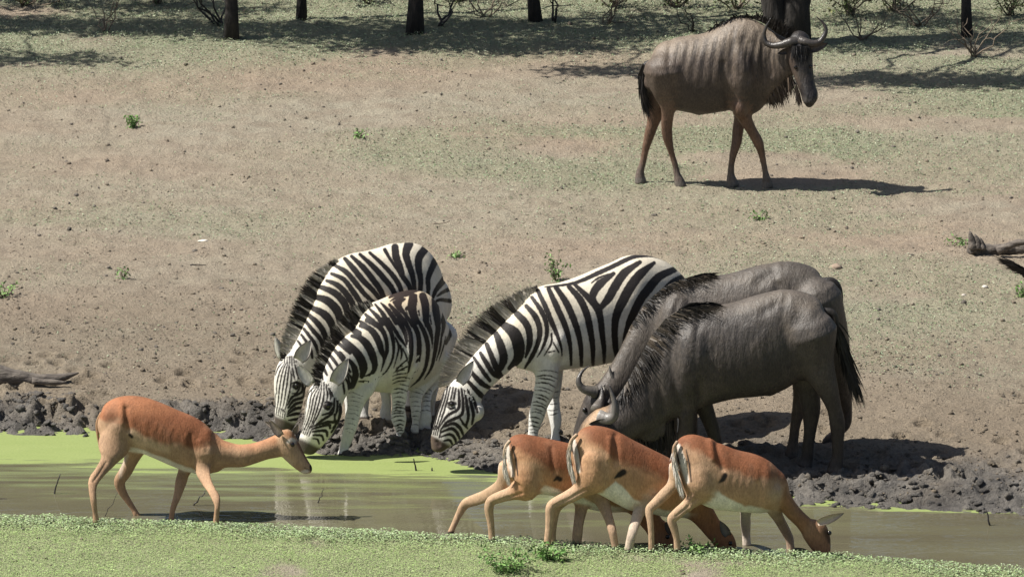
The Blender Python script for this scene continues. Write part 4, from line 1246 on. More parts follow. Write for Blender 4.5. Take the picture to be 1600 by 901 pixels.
# ---- the one behind it
w = Animal('wildebeest', 1240, 712, 'farther wildebeest of the drinking pair, mostly hidden, only its back and rump rising above', 'wildebeest', G_W, ref=(1200, 520, 0))
w.trunk('torso', [(1287, 444, 1285, 520, .10, 0), (1277, 421, 1268, 548, .175, 0), (1250, 410, 1242, 560, 0.189, 0), (1222, 408, 1216, 572, 0.206, 0), (1182, 415, 1184, 578, 0.223, 0), (1140, 427, 1146, 584, 0.227, 0),
                  (1100, 433, 1106, 594, 0.218, 0), (1066, 436, 1076, 602, 0.189, 0), (1038, 448, 1054, 612, .185, 0), (1012, 470, 1032, 618, .15, -.01)])
w.trunk('neck', [(1036, 450, 1054, 612, .17, 0), (1008, 474, 1030, 620, .14, -.03), (988, 506, 1012, 626, .125, -.06), (968, 545, 992, 632, .115, -.1), (950, 575, 972, 640, .11, -.13), (938, 592, 962, 648, .105, -.16)])
w.trunk('head', [(938, 596, 962, 646, .10, -.16), (924, 606, 956, 652, .12, -.18), (913, 622, 948, 664, .105, -.19), (905, 642, 936, 678, .088, -.2), (899, 662, 924, 694, .078, -.2), (895, 680, 914, 708, .074, -.2), (896, 698, 908, 714, .06, -.2)], cap=(0.3, 0.3))
l1, _ = w.limb('near_front_leg', [(1062, 540, 32), (1058, 590, 22), (1053, 620, 14), (1051, 645, 9.5), (1050, 664, 9), (1049, 685, 8), (1049, 705, 8.5), (1047, 722, 10)], -.10)
l2, _ = w.limb('far_front_leg', [(1070, 560, 28), (1076, 600, 18), (1080, 630, 12), (1082, 660, 9), (1082, 690, 9), (1082, 704, 10)], .12)
l3, _ = w.limb('near_hind_leg', [(1272, 470, 44), (1296, 540, 32), (1314, 600, 18), (1322, 640, 11), (1321, 662, 9), (1308, 676, 8), (1296, 686, 8), (1287, 692, 6)], -.08)
l4, _ = w.limb('far_hind_leg', [(1252, 490, 40), (1254, 560, 28), (1254, 605, 17), (1249, 636, 12), (1243, 662, 9), (1240, 686, 8.5), (1238, 702, 10), (1236, 714, 11)], .05)
w.blob('torso', 1052, 510, -.06, 32, 60, .2, 0.15)
w.build(0.011, 4, M_WILDE)
w.ridge([(1222, 412), (1214, 440), (1224, 480)], 6, -.013); w.ridge([(1206, 424), (1186, 440)], 10, -.016); w.ridge([(1220, 412), (1217, 436)], 6, .014)
w.ridge([(1060, 470), (1046, 520)], 6, -.012)
w.commit()
w.fill((0.072, 0.061, 0.051))
for i in range(24):
    x0 = 1000 + i * 9
    w.paint([(x0 + 6, 455 - i * .6), (x0, 490), (x0 + 3, 540)], [1, 3, 1], (0.045, 0.037, 0.032), 3, 0.55, ['torso', 'neck'])
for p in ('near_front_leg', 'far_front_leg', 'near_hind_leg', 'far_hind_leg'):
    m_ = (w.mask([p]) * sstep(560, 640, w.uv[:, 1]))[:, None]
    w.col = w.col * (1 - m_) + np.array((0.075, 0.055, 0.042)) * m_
w.fill(WB_D, ['head'])
for p, q in (('near_front_leg', l1), ('far_front_leg', l2), ('near_hind_leg', l3), ('far_hind_leg', l4)): hoof(w, p, q, 9)
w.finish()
w.horn([(930, 612, 10.5, 0), (921, 610, 8, -.02), (910, 606, 6, -.03), (904, 596, 4.6, -.03), (907, 584, 3, -.01), (915, 575, 1.6, .02), (922, 571, .5, .03)], (0.10, 0.092, 0.08), (0.03, 0.028, 0.027), -.27, None, .02)
w.horn([(938, 612, 10.5, 0), (950, 614, 8, .03), (959, 607, 6, .04), (959, 594, 4, .04), (954, 580, 2.2, .04), (952, 571, .5, .04)], (0.10, 0.092, 0.08), (0.09, 0.088, 0.085), -.24, None, .02)
w.ear((952, 622), (978, 634), 8, w.Y0 - .3, (0.03, 0.025, 0.023), (0.02, 0.018, 0.016))
w.eye(914, 640, .02)
w.hair('mane', [(946, 586), (968, 548), (986, 508), (1008, 474), (1036, 450), (1066, 436), (1098, 433)], [(944, 606), (972, 590), (1000, 548), (1012, 500), (1040, 462), (1092, 446), (1126, 434)],
       800, .005, lambda t, a: (0.012, 0.011, 0.010) if int(a[0] * 0.9 + a[1] * .4) % 5 else (0.10, 0.08, 0.06), (0.014, 0.012, 0.011), (-.10, .0), -.06, (0, -3), 1.6, lenvar=.35, seed=12)
w.hair('mane', [(1056, 440), (1075, 436), (1098, 433)], [(1098, 440), (1116, 432), (1128, 434)], 140, .005, HAIR_B, HAIR_B, (-.06, .05), -.03, (0, -3), 3, seed=19)
V, F4 = tail_body(w, [(1284, 440, 6), (1300, 440, 6.5), (1310, 452, 6), (1313, 480, 5), (1314, 520, 5)], -.01, HAIR_B)
w.add('tail', V, F4, (0.02, 0.017, 0.015), M_HAIR)
w.hair('tail', [(1306, 440), (1314, 480), (1315, 520)], [(1318, 500), (1322, 560), (1324, 600)], 300, .005, HAIR_B, HAIR_B, (-.03, .03), 0, (1, 0), 3, seed=14)

# ---- the bull walking over the clearing
def walking_bull(name, label, group, dx=0.0, dv=0.0):
    w = Animal(name, 1100 + dx, 291 + dv, label, 'wildebeest', group, ref=(1100 + dx, 120 + dv, 0))
    S = lambda pts: [(p[0] + dx, p[1] + dv) + tuple(p[2:]) for p in pts]
    S4 = lambda pts: [(p[0] + dx, p[1] + dv, p[2] + dx, p[3] + dv, p[4], p[5]) for p in pts]
    w.trunk('torso', S4([(1016, 106, 1024, 142, .10, 0), (1020, 81, 1032, 162, .175, 0), (1034, 66, 1050, 170, 0.197, 0), (1065, 57, 1080, 177, 0.214, 0), (1100, 52, 1106, 178, 0.227, 0), (1130, 37, 1135, 174, 0.218, 0),
                         (1157, 27, 1162, 178, 0.189, 0), (1180, 31, 1182, 177, .18, -.01), (1196, 40, 1196, 164, .145, -.02)]))
    w.trunk('neck', S4([(1180, 31, 1182, 176, .17, -.01), (1198, 42, 1197, 162, .14, -.03), (1214, 52, 1210, 146, .12, -.07), (1230, 60, 1224, 134, .105, -.11), (1242, 64, 1236, 122, .095, -.14)]))
    w.trunk('head', S4([(1233, 60, 1266, 62, .085, -.20), (1229, 76, 1270, 76, .105, -.22), (1231, 94, 1270, 93, .1, -.24), (1238, 114, 1271, 112, .09, -.27), (1246, 134, 1274, 132, .085, -.31),
                        (1251, 147, 1278, 145, .085, -.34), (1254, 158, 1277, 156, .075, -.36), (1259, 165, 1271, 164, .05, -.36)]), cap=(0.4, 0.3))
    l1, _ = w.limb('near_front_leg', S([(1156, 120, 30), (1156, 155, 20), (1164, 184, 12.5), (1174, 203, 9), (1184, 221, 8.2), (1189, 236, 6.4), (1193, 254, 5.2), (1196, 270, 5.4), (1198, 282, 7.5), (1199, 292, 9.5)]), -.11)
    l2, _ = w.limb('far_front_leg', S([(1158, 140, 24), (1158, 175, 13), (1153, 204, 9.5), (1151, 222, 8.2), (1146, 240, 6.4), (1143, 256, 5.4), (1142, 270, 6), (1143, 280, 8), (1146, 290, 10)]), .10)
    l3, _ = w.limb('near_hind_leg', S([(1040, 110, 34), (1042, 140, 24), (1044, 170, 13), (1042, 194, 9.6), (1043, 214, 8), (1049, 238, 5.6), (1055, 258, 5.2), (1058, 272, 6), (1061, 282, 8), (1064, 291, 9.5)]), -.10)
    l4, _ = w.limb('far_hind_leg', S([(1036, 120, 30), (1028, 160, 20), (1021, 190, 11.5), (1015, 210, 8.6), (1009, 232, 6.4), (1005, 252, 5.6), (1001, 266, 6.4), (1000, 276, 8), (1001, 285, 9.5)]), .10)
    w.blob('torso', 1160 + dx, 115 + dv, -.06, 28, 60, .2, -0.1); w.blob('torso', 1090 + dx, 172 + dv, 0, 12, 9, .05, 0.5)
    w.blob('near_front_leg', 1157 + dx, 166 + dv, -.13, 15, 20, .09)
    w.build(0.011 if dx == 0 else 0.02, 4, M_WILDE)
    R = lambda pts, a, b, parts=None: w.ridge(S(pts), a, b, parts)
    for i in range(7):
        x0 = 1060 + i * 15; R([(x0 + 8 + i % 3 * 3, 74 + i % 2 * 9), (x0, 105), (x0 - 2, 136 - i % 3 * 6)], 4, .003)
    for i in range(6):
        x0 = 1140 + i * 12; R([(x0 + 6 + i % 2 * 4, 52 + i % 3 * 8), (x0 + 1, 95), (x0 + 5, 128 - i % 2 * 10)], 3.6, -.006)
    R([(1130, 100), (1134, 140), (1140, 172)], 5, -.012); R([(1048, 64), (1044, 100), (1052, 140), (1062, 164)], 5, -.011)
    R([(1172, 150), (1168, 178)], 5, -.010); R([(1020, 110), (1030, 150)], 8, .008); R([(1150, 60), (1162, 110)], 9, .010)
    w.commit()
    w.fill((0.082, 0.063, 0.05))
    A = lambda pts, c, soft, op=1.0, parts=None, side=1: w.above(S(pts), c, soft, op, parts, side)
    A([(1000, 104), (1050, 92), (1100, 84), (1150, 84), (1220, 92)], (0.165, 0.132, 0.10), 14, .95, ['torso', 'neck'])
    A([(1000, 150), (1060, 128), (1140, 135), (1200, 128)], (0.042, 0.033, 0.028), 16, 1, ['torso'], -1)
    for i in range(20):
        x0 = 1052 + i * 7.6 + (4 if i % 2 else 0)
        yt = np.interp(x0, [1050, 1110, 1150, 1200], [68, 58, 44, 56])
        w.paint(S([(x0 + 8, yt), (x0 + 1, yt + 34), (x0 - 2, yt + 74)]), [1, 3.6, 1], (0.022, 0.017, 0.015), 1.7, 0.9, ['torso'])
    for i in range(7):
        x0 = 1190 + i * 7
        w.paint(S([(x0, 54 + i * 2), (x0 - 2, 90), (x0 + 2, 124)]), [1, 3.4, 1], (0.022, 0.017, 0.015), 1.7, 0.9, ['torso', 'neck'])
    for p in ('near_front_leg', 'far_front_leg', 'near_hind_leg', 'far_hind_leg'):
        m_ = (w.mask([p]) * sstep(130 + dv, 190 + dv, w.uv[:, 1]))[:, None]
        w.col = w.col * (1 - m_) + np.array((0.115, 0.066, 0.043)) * m_
        m_ = (w.mask([p]) * sstep(238 + dv, 274 + dv, w.uv[:, 1]))[:, None]
        w.col = w.col * (1 - m_) + np.array((0.105, 0.082, 0.068)) * m_
    w.fill((0.012, 0.010, 0.010), ['head'])
    w.paint(S([(1232, 78), (1240, 112), (1248, 136)]), [12, 10, 4], (0.055, 0.04, 0.032), 4, .9, ['head'])
    w.paint(S([(1256, 156), (1270, 160)]), 10, (0.05, 0.045, 0.042), 4, .8, ['head'])
    w.paint(S([(1262, 150), (1264, 154)]), 4, (0.004, 0.004, 0.004), 1.5, 1, ['head'])
    w.paint(S([(1255, 162), (1272, 163)]), 1.6, (0.004, 0.004, 0.004), 1, 1, ['head'])
    for p, q in (('near_front_leg', l1), ('far_front_leg', l2), ('near_hind_leg', l3), ('far_hind_leg', l4)): hoof(w, p, q, 9, (0.12, 0.105, 0.09))
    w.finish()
    HY = w.Y0 - .25
    S3 = S
    w.horn(S3([(1247, 66, 8, 0), (1236, 66, 7.8, -.02), (1222, 70, 6.2, -.02), (1208, 71.5, 5, 0), (1197, 67, 4.4, .02), (1193.5, 56, 3.4, .03), (1197, 43, 2.2, .03), (1205, 28, .5, .03)]), (0.055, 0.048, 0.042), (0.014, 0.013, 0.013), 0, HY, .03)
    w.horn(S3([(1250, 64, 7.8, -.01), (1258, 66, 7, -.03), (1270, 68, 5.4, -.04), (1281, 65, 4.6, -.03), (1288, 56, 4, -.02), (1290.5, 46, 3, -.01), (1285, 35, 1.8, 0), (1275, 26, .5, 0)]), (0.055, 0.048, 0.042), (0.014, 0.013, 0.013), 0, HY, .03)
    w.ear((1264 + dx, 78 + dv), (1294 + dx, 68 + dv), 6.5, HY - .02, (0.05, 0.042, 0.037), (0.02, 0.018, 0.017), (0.09, 0.075, 0.065), 0.3)
    w.ear((1234 + dx, 78 + dv), (1215 + dx, 84 + dv), 5, HY + .02, (0.04, 0.033, 0.03), (0.02, 0.018, 0.017), None, 0.3)
    w.eye(1243 + dx, 105 + dv, .016, .35); w.eye(1267 + dx, 104 + dv, .014, .4)
    w.hair('mane', S([(1112, 47), (1136, 33), (1158, 26), (1180, 30), (1200, 40), (1220, 54), (1236, 62)]), S([(1108, 54), (1128, 42), (1150, 32), (1190, 26), (1212, 30), (1232, 42), (1246, 50)]), 420, .006, HAIR_B, HAIR_B, (-.03, .04), -.02, (0, -2), 4, useY=lambda t: w.Y0 - .16 * max(0, t - .5) * 2, seed=22, lenvar=.5)
    w.hair('mane', S([(1200, 42), (1216, 54), (1234, 62)]), S([(1202, 26), (1220, 34), (1240, 50)]), 260, .005, HAIR_B, HAIR_B, (-.03, .04), -.03, (0, 0), 3, useY=lambda t: w.Y0 - .10 - .08 * t, seed=27, lenvar=.4)
    w.hair('forelock', S([(1238, 72), (1264, 72)]), S([(1240, 96), (1264, 98)]), 160, .005, HAIR_B, HAIR_B, (-.03, .01), -.02, (0, 0), 3, onsurf=True, seed=28, lenvar=.4)
    w.hair('beard', S([(1196, 150), (1208, 140), (1222, 128), (1236, 118)]), S([(1202, 166), (1216, 168), (1226, 158), (1240, 142)]), 420, .005, lambda t, a: (0.05, 0.037, 0.028) if int(a[0] * 3) % 3 else (0.14, 0.105, 0.078), (0.04, 0.028, 0.021), (-.07, .07), 0, (1, 0), 4, useY=lambda t: w.Y0 - .03 - .12 * t, seed=23, lenvar=.6)
    w.hair('beard', S([(1243, 130), (1250, 148)]), S([(1244, 156), (1250, 168)]), 120, .005, (0.05, 0.035, 0.026), (0.015, 0.012, 0.011), (-.05, .05), 0, (0, 0), 2, useY=w.Y0 - .30, seed=24)
    return w, S
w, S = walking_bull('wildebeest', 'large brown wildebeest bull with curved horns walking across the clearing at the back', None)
V, F4 = tail_body(w, S([(1020, 96, 4.5), (1008, 104, 5.5), (1004, 120, 5), (1005, 140, 5)]), 0, HAIR_B)
w.add('tail', V, F4, (0.02, 0.017, 0.015), M_HAIR)
w.hair('tail', S([(1005, 100), (1004, 120), (1006, 144)]), S([(1006, 140), (1010, 168), (1017, 190)]), 420, .006, HAIR_B, HAIR_B, (-.04, .04), 0, (-3, 0), 4, seed=25, lenvar=.35)
w, S = walking_bull('wildebeest', 'wildebeest cut off by the right edge, only its black swinging tail in view', None, 650, 300)
V, F4 = tail_body(w, [(1660, 388, 5), (1652, 396, 5.5), (1640, 424, 5), (1622, 438, 5), (1600, 428, 5)], 0, HAIR_B)
w.add('tail', V, F4, (0.02, 0.017, 0.015), M_HAIR)
w.hair('tail', [(1640, 430), (1620, 437), (1598, 424)], [(1600, 428), (1580, 420), (1554, 402)], 420, .006, HAIR_B, HAIR_B, (-.04, .04), 0, (2, -4), 3, seed=26, lenvar=.3)

# ================================================================== impalas
TAN = (0.34, 0.215, 0.13); RED = (0.205, 0.080, 0.038); PALE = (0.50, 0.38, 0.27); BELLY = (0.66, 0.61, 0.54); BLK = (0.02, 0.015, 0.013); IW = (0.62, 0.56, 0.49)
G_I = 'impalas at the near bank'

def impala_finish(a, feet):
    for p, q in feet:
        u, v, r = q[-1][:3]
        m_ = (a.mask([p]) * sstep(v - 6, v - 3, a.uv[:, 1]))[:, None]
        a.col = a.col * (1 - m_) + np.array((0.03, 0.025, 0.022)) * m_

# ---- the one walking on the left
a = Animal('impala', 240, 815, 'lone impala walking right through the shallows with its neck stretched low', 'impala', None, L=(0.16, 0.987), ref=(240, 700, 0))
a.trunk('torso', [(157, 648, 163, 686, .045, 0), (163, 631, 175, 704, .09, 0), (185, 619.5, 199, 703, .13, 0), (215, 618.5, 218, 706, .145, 0), (245, 627, 244, 716, .158, 0), (275, 640, 269, 727, .16, 0), (300, 650, 296, 737, .148, 0),
                  (320, 662, 319, 741, .125, 0), (335, 677, 335, 738, .095, 0)])
a.trunk('neck', [(322, 664, 322, 740, .11, 0), (337, 679, 339, 734, .085, -.01), (350, 687.5, 355, 730, .072, -.015), (371, 694, 379, 730, .06, -.02), (392, 692, 400, 724, .053, -.025), (413, 686, 421, 717, .05, -.03), (430, 678, 437, 715, .052, -.03)])
a.trunk('head', [(438, 672, 446, 718, .058, -.03), (453, 671, 456, 727, .062, -.03), (464, 686, 465, 734, .054, -.03), (472, 702, 471, 738, .042, -.03), (480, 717, 477, 740, .035, -.03), (485, 725, 483, 739, .028, -.03)], cap=(0.3, 0.35))
l1, _ = a.limb('near_front_leg', [(318, 705, 20), (317, 733, 13), (322, 750, 9), (331, 766, 7), (337, 777, 6.6), (339.5, 790, 4.8), (338.5, 803, 4.5), (338, 812, 5), (338, 821, 6)], -.07)
l2, _ = a.limb('far_front_leg', [(300, 710, 18), (288, 736, 11), (283, 752, 9), (277, 775, 6.4), (271.5, 790, 5), (268.5, 803, 4.5), (267, 817, 5)], .07)
l3, _ = a.limb('near_hind_leg', [(186, 668, 22), (178, 696, 24), (170, 718, 14.5), (157, 736, 10), (147, 750, 8.5), (144.5, 764, 6.4), (146, 780, 5.2), (148.5, 800, 4.4), (150, 812, 5), (151, 820, 5.5)], -.07)
l4, _ = a.limb('far_hind_leg', [(212, 690, 24), (206, 715, 13.5), (197, 735, 10.5), (187, 751, 9), (190.5, 766, 7), (199, 780, 5.4), (207.5, 793, 4.6), (213, 803, 5), (219, 812, 5.5)], .07)
a.blob('torso', 314, 700, -.03, 24, 34, .11, 0.2); a.blob('torso', 176, 662, -.02, 22, 34, .105)
a.build(0.0074, 3, M_IMPALA)
a.ridge([(197, 638), (199, 655), (201, 672)], 3.6, -.012); a.ridge([(190, 632), (191, 660)], 5, .010)
for i in range(6): a.ridge([(230 + i * 12 + i % 2 * 4, 658 + i * 4), (226 + i * 12, 674 + i * 3), (230 + i * 12, 690 + i * 2 - i % 2 * 6)], 3.4, .0018)
a.ridge([(298, 680), (300, 710), (304, 734)], 4, -.008); a.ridge([(330, 690), (326, 716)], 6, .006); a.ridge([(146, 752), (156, 738), (166, 722)], 2, -.005); a.ridge([(312, 690), (318, 700)], 4, .006)
a.ridge([(350, 705), (385, 710), (425, 700)], 8, .004); a.ridge([(462, 700), (472, 722)], 3, -.003)
a.commit()
a.fill(TAN)
a.above([(140, 640), (160, 655), (185, 668), (200, 671), (222, 680), (248, 689), (275, 694), (296, 698), (320, 706), (340, 690), (360, 692), (400, 697)], RED, 5, 1, ['torso'], 1, 3)
a.above([(320, 700), (345, 700), (400, 704), (440, 690)], (0.34, 0.165, 0.085), 9, .9, ['neck'])
a.above([(140, 655), (170, 645), (197, 648)], (0.30, 0.125, 0.06), 9, .9, ['torso'])
a.paint([(206, 676), (216, 690), (232, 694), (262, 704)], [12, 18, 14, 6], (0.50, 0.355, 0.235), 6, .8, ['torso'])
a.above([(140, 700), (200, 697), (216, 700), (238, 708), (259, 716), (281, 726), (300, 732), (318, 742)], BELLY, 2.5, 1, ['torso'], -1, 1)
a.paint([(203, 679), (206, 682)], 5, BLK, 1.5, 1, ['torso', 'near_hind_leg'])
a.paint([(196, 712), (190, 728), (188, 745)], [10, 8, 4], (0.45, 0.37, 0.29), 3, .8, ['far_hind_leg'])
for p in ('near_front_leg', 'near_hind_leg'): a.paint([(146, 770), (150, 810)], 6, (0.42, 0.27, 0.17), 2, .5, [p])
a.fill((0.38, 0.25, 0.155), ['head'])
a.paint([(446, 676), (458, 680)], 10, (0.30, 0.15, 0.075), 4, .9, ['head']); a.paint([(450, 690), (456, 686), (463, 690)], 5, IW, 2, .8, ['head'])
a.paint([(464, 690), (474, 706), (483, 722)], [5, 6, 5], (0.12, 0.055, 0.03), 2.5, .9, ['head']); a.paint([(472, 738), (480, 736)], 6, IW, 2, 1, ['head'])
a.paint([(486, 728), (487, 733)], 5, BLK, 1.2, 1, ['head']); a.paint([(475, 730), (486, 735)], 1.2, BLK, .8, 1, ['head'])
a.paint([(444, 716), (456, 724)], 8, (0.48, 0.36, 0.25), 3, .7, ['head'])
impala_finish(a, (('near_front_leg', l1), ('far_front_leg', l2), ('near_hind_leg', l3), ('far_hind_leg', l4)))
a.finish()
a.eye(457, 694, .0165, .25)
a.ear((440, 680), (420, 655), 6.5, a.Y0 - .09, (0.24, 0.17, 0.12), (0.03, 0.025, 0.022), (0.30, 0.235, 0.19), 0.4)
a.ear((444, 676), (412, 657), 5, a.Y0 + .02, (0.24, 0.17, 0.12), (0.03, 0.025, 0.022), (0.34, 0.28, 0.23), 0.4)
a.ear((460, 678), (466, 662), 4.5, a.Y0 + .0, (0.2, 0.15, 0.11), (0.03, 0.025, 0.022), None, 0.3)
V, F4 = tail_body(a, [(158, 645, 2.2), (152, 660, 2.4), (153, 680, 2.2), (155, 694, 1.6)], -.02, TAN)
a.add('tail', V, F4, (0.34, 0.2, 0.11), M_HAIR)

def rump_marks(a, strip, line, tail, tuft, seed, parts=('torso', 'near_hind_leg')):
    a.paint(strip, [4, 9, 9, 6], IW, 2, 1, list(parts)); a.paint(line, [1.2, 3.2, 3.2, 1.2], BLK, 1, 1, list(parts))

# ---- three drinking with their rumps this way
def drinking(base, label, trunk, neck, head, nf, ff, nh, fh, ref, shoulder, haunch):
    a = Animal('impala', base[0], base[1], label, 'impala', G_I, L=(-0.12, 0.99), ref=ref)
    a.trunk('torso', trunk); a.trunk('neck', neck); a.trunk('head', head, cap=(0.3, 0.3))
    q = [a.limb(n_, st, d, 0.85)[0] for n_, st, d in (('near_front_leg', nf, .03), ('far_front_leg', ff, .10), ('near_hind_leg', nh, -.05), ('far_hind_leg', fh, .06))]
    a.blob('torso', *shoulder); a.blob('torso', *haunch)
    a.build(0.0074, 3, M_IMPALA)
    return a, list(zip(('near_front_leg', 'far_front_leg', 'near_hind_leg', 'far_hind_leg'), q))

# farthest of the three
a, feet = drinking((800, 848), 'impala of the drinking trio with hind legs braced far back, leftmost in the row',
 [(793, 690, 797, 728, .045, 0), (801, 680, 808, 760, .09, 0), (818, 677.5, 826, 772, .13, 0), (843, 682, 850, 772, .145, .03), (875, 689, 880, 778, .155, .07), (908, 697, 905, 790, .155, .11), (938, 707, 930, 797, .145, .14), (960, 721, 952, 800, .12, .15), (976, 738, 968, 800, .09, .16)],
 [(962, 722, 956, 800, .1, .15), (985, 745, 976, 799, .08, .16), (1003, 766, 990, 808, .065, .17), (1020, 788, 1003, 824, .056, .18), (1034, 808, 1016, 838, .05, .18)],
 [(1038, 812, 1016, 838, .05, .18), (1050, 828, 1026, 852, .055, .18), (1053, 846, 1035, 864, .045, .18), (1052, 862, 1042, 872, .03, .18)],
 [(925, 755, 20), (940, 780, 13), (950, 806, 8.5), (956, 826, 7), (960, 846, 6), (962, 858, 6)],
 [(912, 765, 18), (908, 795, 11), (904, 818, 8.5), (902, 836, 8), (901, 852, 7)],
 [(824, 728, 22), (822, 758, 23), (802, 769, 13), (781, 776, 9.5), (767, 783, 8), (764, 796, 7.2), (766.5, 815, 6), (768, 830, 5.4), (769, 846, 5.6)],
 [(800, 735, 22), (786, 758, 14), (762, 773, 10.5), (741, 781, 9), (727, 787, 7.6), (717, 803, 5.8), (709, 820, 5), (703, 834, 5)],
 (850, 730, .03), (940, 750, .1, 22, 38, .1), (820, 722, -.01, 22, 34, .10))
a.ridge([(862, 700), (864, 720), (866, 738)], 4, -.008)
a.ridge([(770, 786), (790, 778), (815, 770)], 2.2, -.006); a.ridge([(800, 700), (812, 740), (820, 762)], 4, .004)
a.commit()
a.fill((0.37, 0.20, 0.105)); a.above([(780, 690), (800, 697), (830, 712), (862, 735), (885, 736), (940, 745), (1000, 770)], RED, 8, 1, ['torso'])
a.fill((0.30, 0.145, 0.07), ['neck', 'head'])
a.above([(790, 760), (830, 778), (850, 758), (885, 770), (920, 780), (960, 790)], BELLY, 3, 1, ['torso'], -1)
a.paint([(866, 750), (871, 746), (875, 748)], [3, 7, 8], BLK, 1.6, 1, ['torso'])
a.fill((0.40, 0.27, 0.17), ['near_hind_leg', 'far_hind_leg']); a.paint([(822, 740), (815, 766)], 34, (0.37, 0.20, 0.105), 12, 1, ['near_hind_leg']); a.fill((0.36, 0.24, 0.16), ['near_front_leg', 'far_front_leg'])
a.paint([(783, 690), (778, 715), (774, 745)], [3, 6, 5], IW, 2, 1, ['torso', 'far_hind_leg']); a.paint([(792, 692), (794, 715), (800, 742)], [5, 10, 6], IW, 2, 1, ['torso', 'near_hind_leg']); a.paint([(799, 694), (806, 716), (809, 742)], [1.5, 3.4, 2], BLK, 1, 1, ['torso', 'near_hind_leg'])
impala_finish(a, feet); a.finish()
V, F4 = tail_body(a, [(796, 689, 2.6), (790, 698, 2.6), (788, 712, 2.4), (790, 728, 2)], -.07, TAN)
a.add('tail', V, F4, (0.38, 0.29, 0.2), M_HAIR)
a.hair('tail', [(793, 692), (788, 706), (789, 732)], [(788, 716), (790, 742), (797, 762)], 260, .0045, lambda t, a: (0.42, 0.33, 0.24) if t < .45 else IW, IW, (-.10, -.05), 0, (-1, 0), 1.8, seed=41)
a.ear((1042, 815), (1047, 836), 5, a.Y0 + .1, (0.08, 0.06, 0.05), (0.02, 0.018, 0.016)); a.eye(1043, 838, .0165, .25)

# middle one
a, feet = drinking((880, 853), 'impala in the middle of the drinking trio, its shoulders hidden by the next one',
 [(899, 682, 896, 728, .045, 0), (909, 669, 909, 758, .09, 0), (930, 664, 936, 772, .13, 0), (960, 671, 962, 786, .148, .03), (990, 687, 982, 796, .158, .06), (1020, 702, 1008, 800, .158, .1), (1050, 717, 1036, 806, .148, .13), (1075, 733, 1056, 808, .125, .15), (1092, 752, 1070, 808, .09, .16)],
 [(1078, 736, 1060, 806, .1, .15), (1098, 762, 1078, 812, .075, .16), (1112, 788, 1091, 824, .062, .16), (1124, 810, 1105, 840, .055, .16), (1132, 822, 1114, 848, .05, .16)],
 [(1134, 822, 1112, 848, .052, .16), (1146, 836, 1122, 860, .055, .16), (1151, 852, 1132, 872, .045, .16), (1150, 868, 1140, 880, .03, .16)],
 [(1010, 770, 20), (1000, 796, 12), (994, 812, 9), (988, 832, 7.6), (984, 848, 7), (982, 862, 7)],
 [(1000, 775, 18), (1004, 800, 11), (1013, 820, 9), (1022, 838, 7.5), (1026, 852, 7)],
 [(927, 714, 24), (924, 746, 24), (907, 764, 14.5), (890, 775, 11), (872, 783, 9), (861, 791, 8), (859, 806, 7), (858, 824, 6.2), (856, 842, 6), (855, 856, 6)],
 [(916, 735, 24), (905, 762, 14), (888, 776, 10), (875, 786, 8.5), (868, 796, 7.6), (866, 812, 6), (864, 830, 5.4), (863, 850, 5.6)],
 (960, 730, .03), (1058, 760, .1, 22, 40, .1), (928, 718, -.01, 24, 38, .104))
a.ridge([(962, 680), (964, 700), (962, 722)], 4.5, -.010); a.ridge([(952, 686), (952, 715)], 5, .009); a.ridge([(866, 790), (890, 778), (914, 764)], 2.2, -.006); a.ridge([(896, 690), (906, 740), (916, 760)], 4, .004)
a.commit()
a.fill((0.41, 0.235, 0.13)); a.above([(880, 690), (910, 690), (940, 700), (958, 718), (976, 724), (1006, 733), (1038, 748), (1100, 775)], RED, 8, 1, ['torso'], 1, 3)
a.paint([(905, 690), (915, 712)], 26, (0.42, 0.26, 0.15), 14, .8, ['torso'])
a.fill((0.27, 0.125, 0.06), ['neck', 'head'])
a.above([(930, 765), (944, 766), (962, 750), (975, 762), (990, 778), (1006, 787), (1040, 796), (1070, 800)], BELLY, 2.5, 1, ['torso'], -1)
a.paint([(961, 746), (968, 741), (974, 737)], [3, 9, 10], BLK, 1.6, 1, ['torso', 'near_hind_leg'])
a.fill((0.42, 0.28, 0.18), ['near_hind_leg', 'far_hind_leg']); a.paint([(925, 715), (922, 752)], 44, (0.41, 0.235, 0.13), 14, 1, ['near_hind_leg']); a.fill((0.45, 0.36, 0.28), ['near_front_leg']); a.fill((0.25, 0.13, 0.07), ['far_front_leg'])
a.paint([(896, 686), (900, 708), (904, 736)], [5, 9, 5], IW, 2, 1, ['torso', 'near_hind_leg']); a.paint([(891, 682), (892, 696), (896, 708)], [2, 4, 2], BLK, 1, 1, ['torso']); a.paint([(901, 690), (906, 712), (909, 736)], [1.2, 2.4, 1.4], (0.12, 0.06, 0.035), 1, 1, ['torso', 'near_hind_leg'])
impala_finish(a, feet); a.finish()
V, F4 = tail_body(a, [(901, 679, 2.8), (893, 688, 2.8), (889, 704, 2.6), (892, 724, 2)], -.06, TAN)
a.add('tail', V, F4, (0.36, 0.25, 0.16), M_HAIR)
a.hair('tail', [(897, 682), (889, 698), (891, 728)], [(887, 710), (890, 736), (900, 760)], 320, .0045, lambda t, a: (0.40, 0.30, 0.21) if t < .5 else (0.5, 0.45, 0.39), IW, (-.11, -.05), 0, (-1, 0), 2, seed=42)
a.ear((1138, 836), (1125, 813), 7, a.Y0 - .0, (0.10, 0.075, 0.06), (0.02, 0.018, 0.016), (0.12, 0.10, 0.09), 0.4); a.eye(1141, 848, .0165, .25)

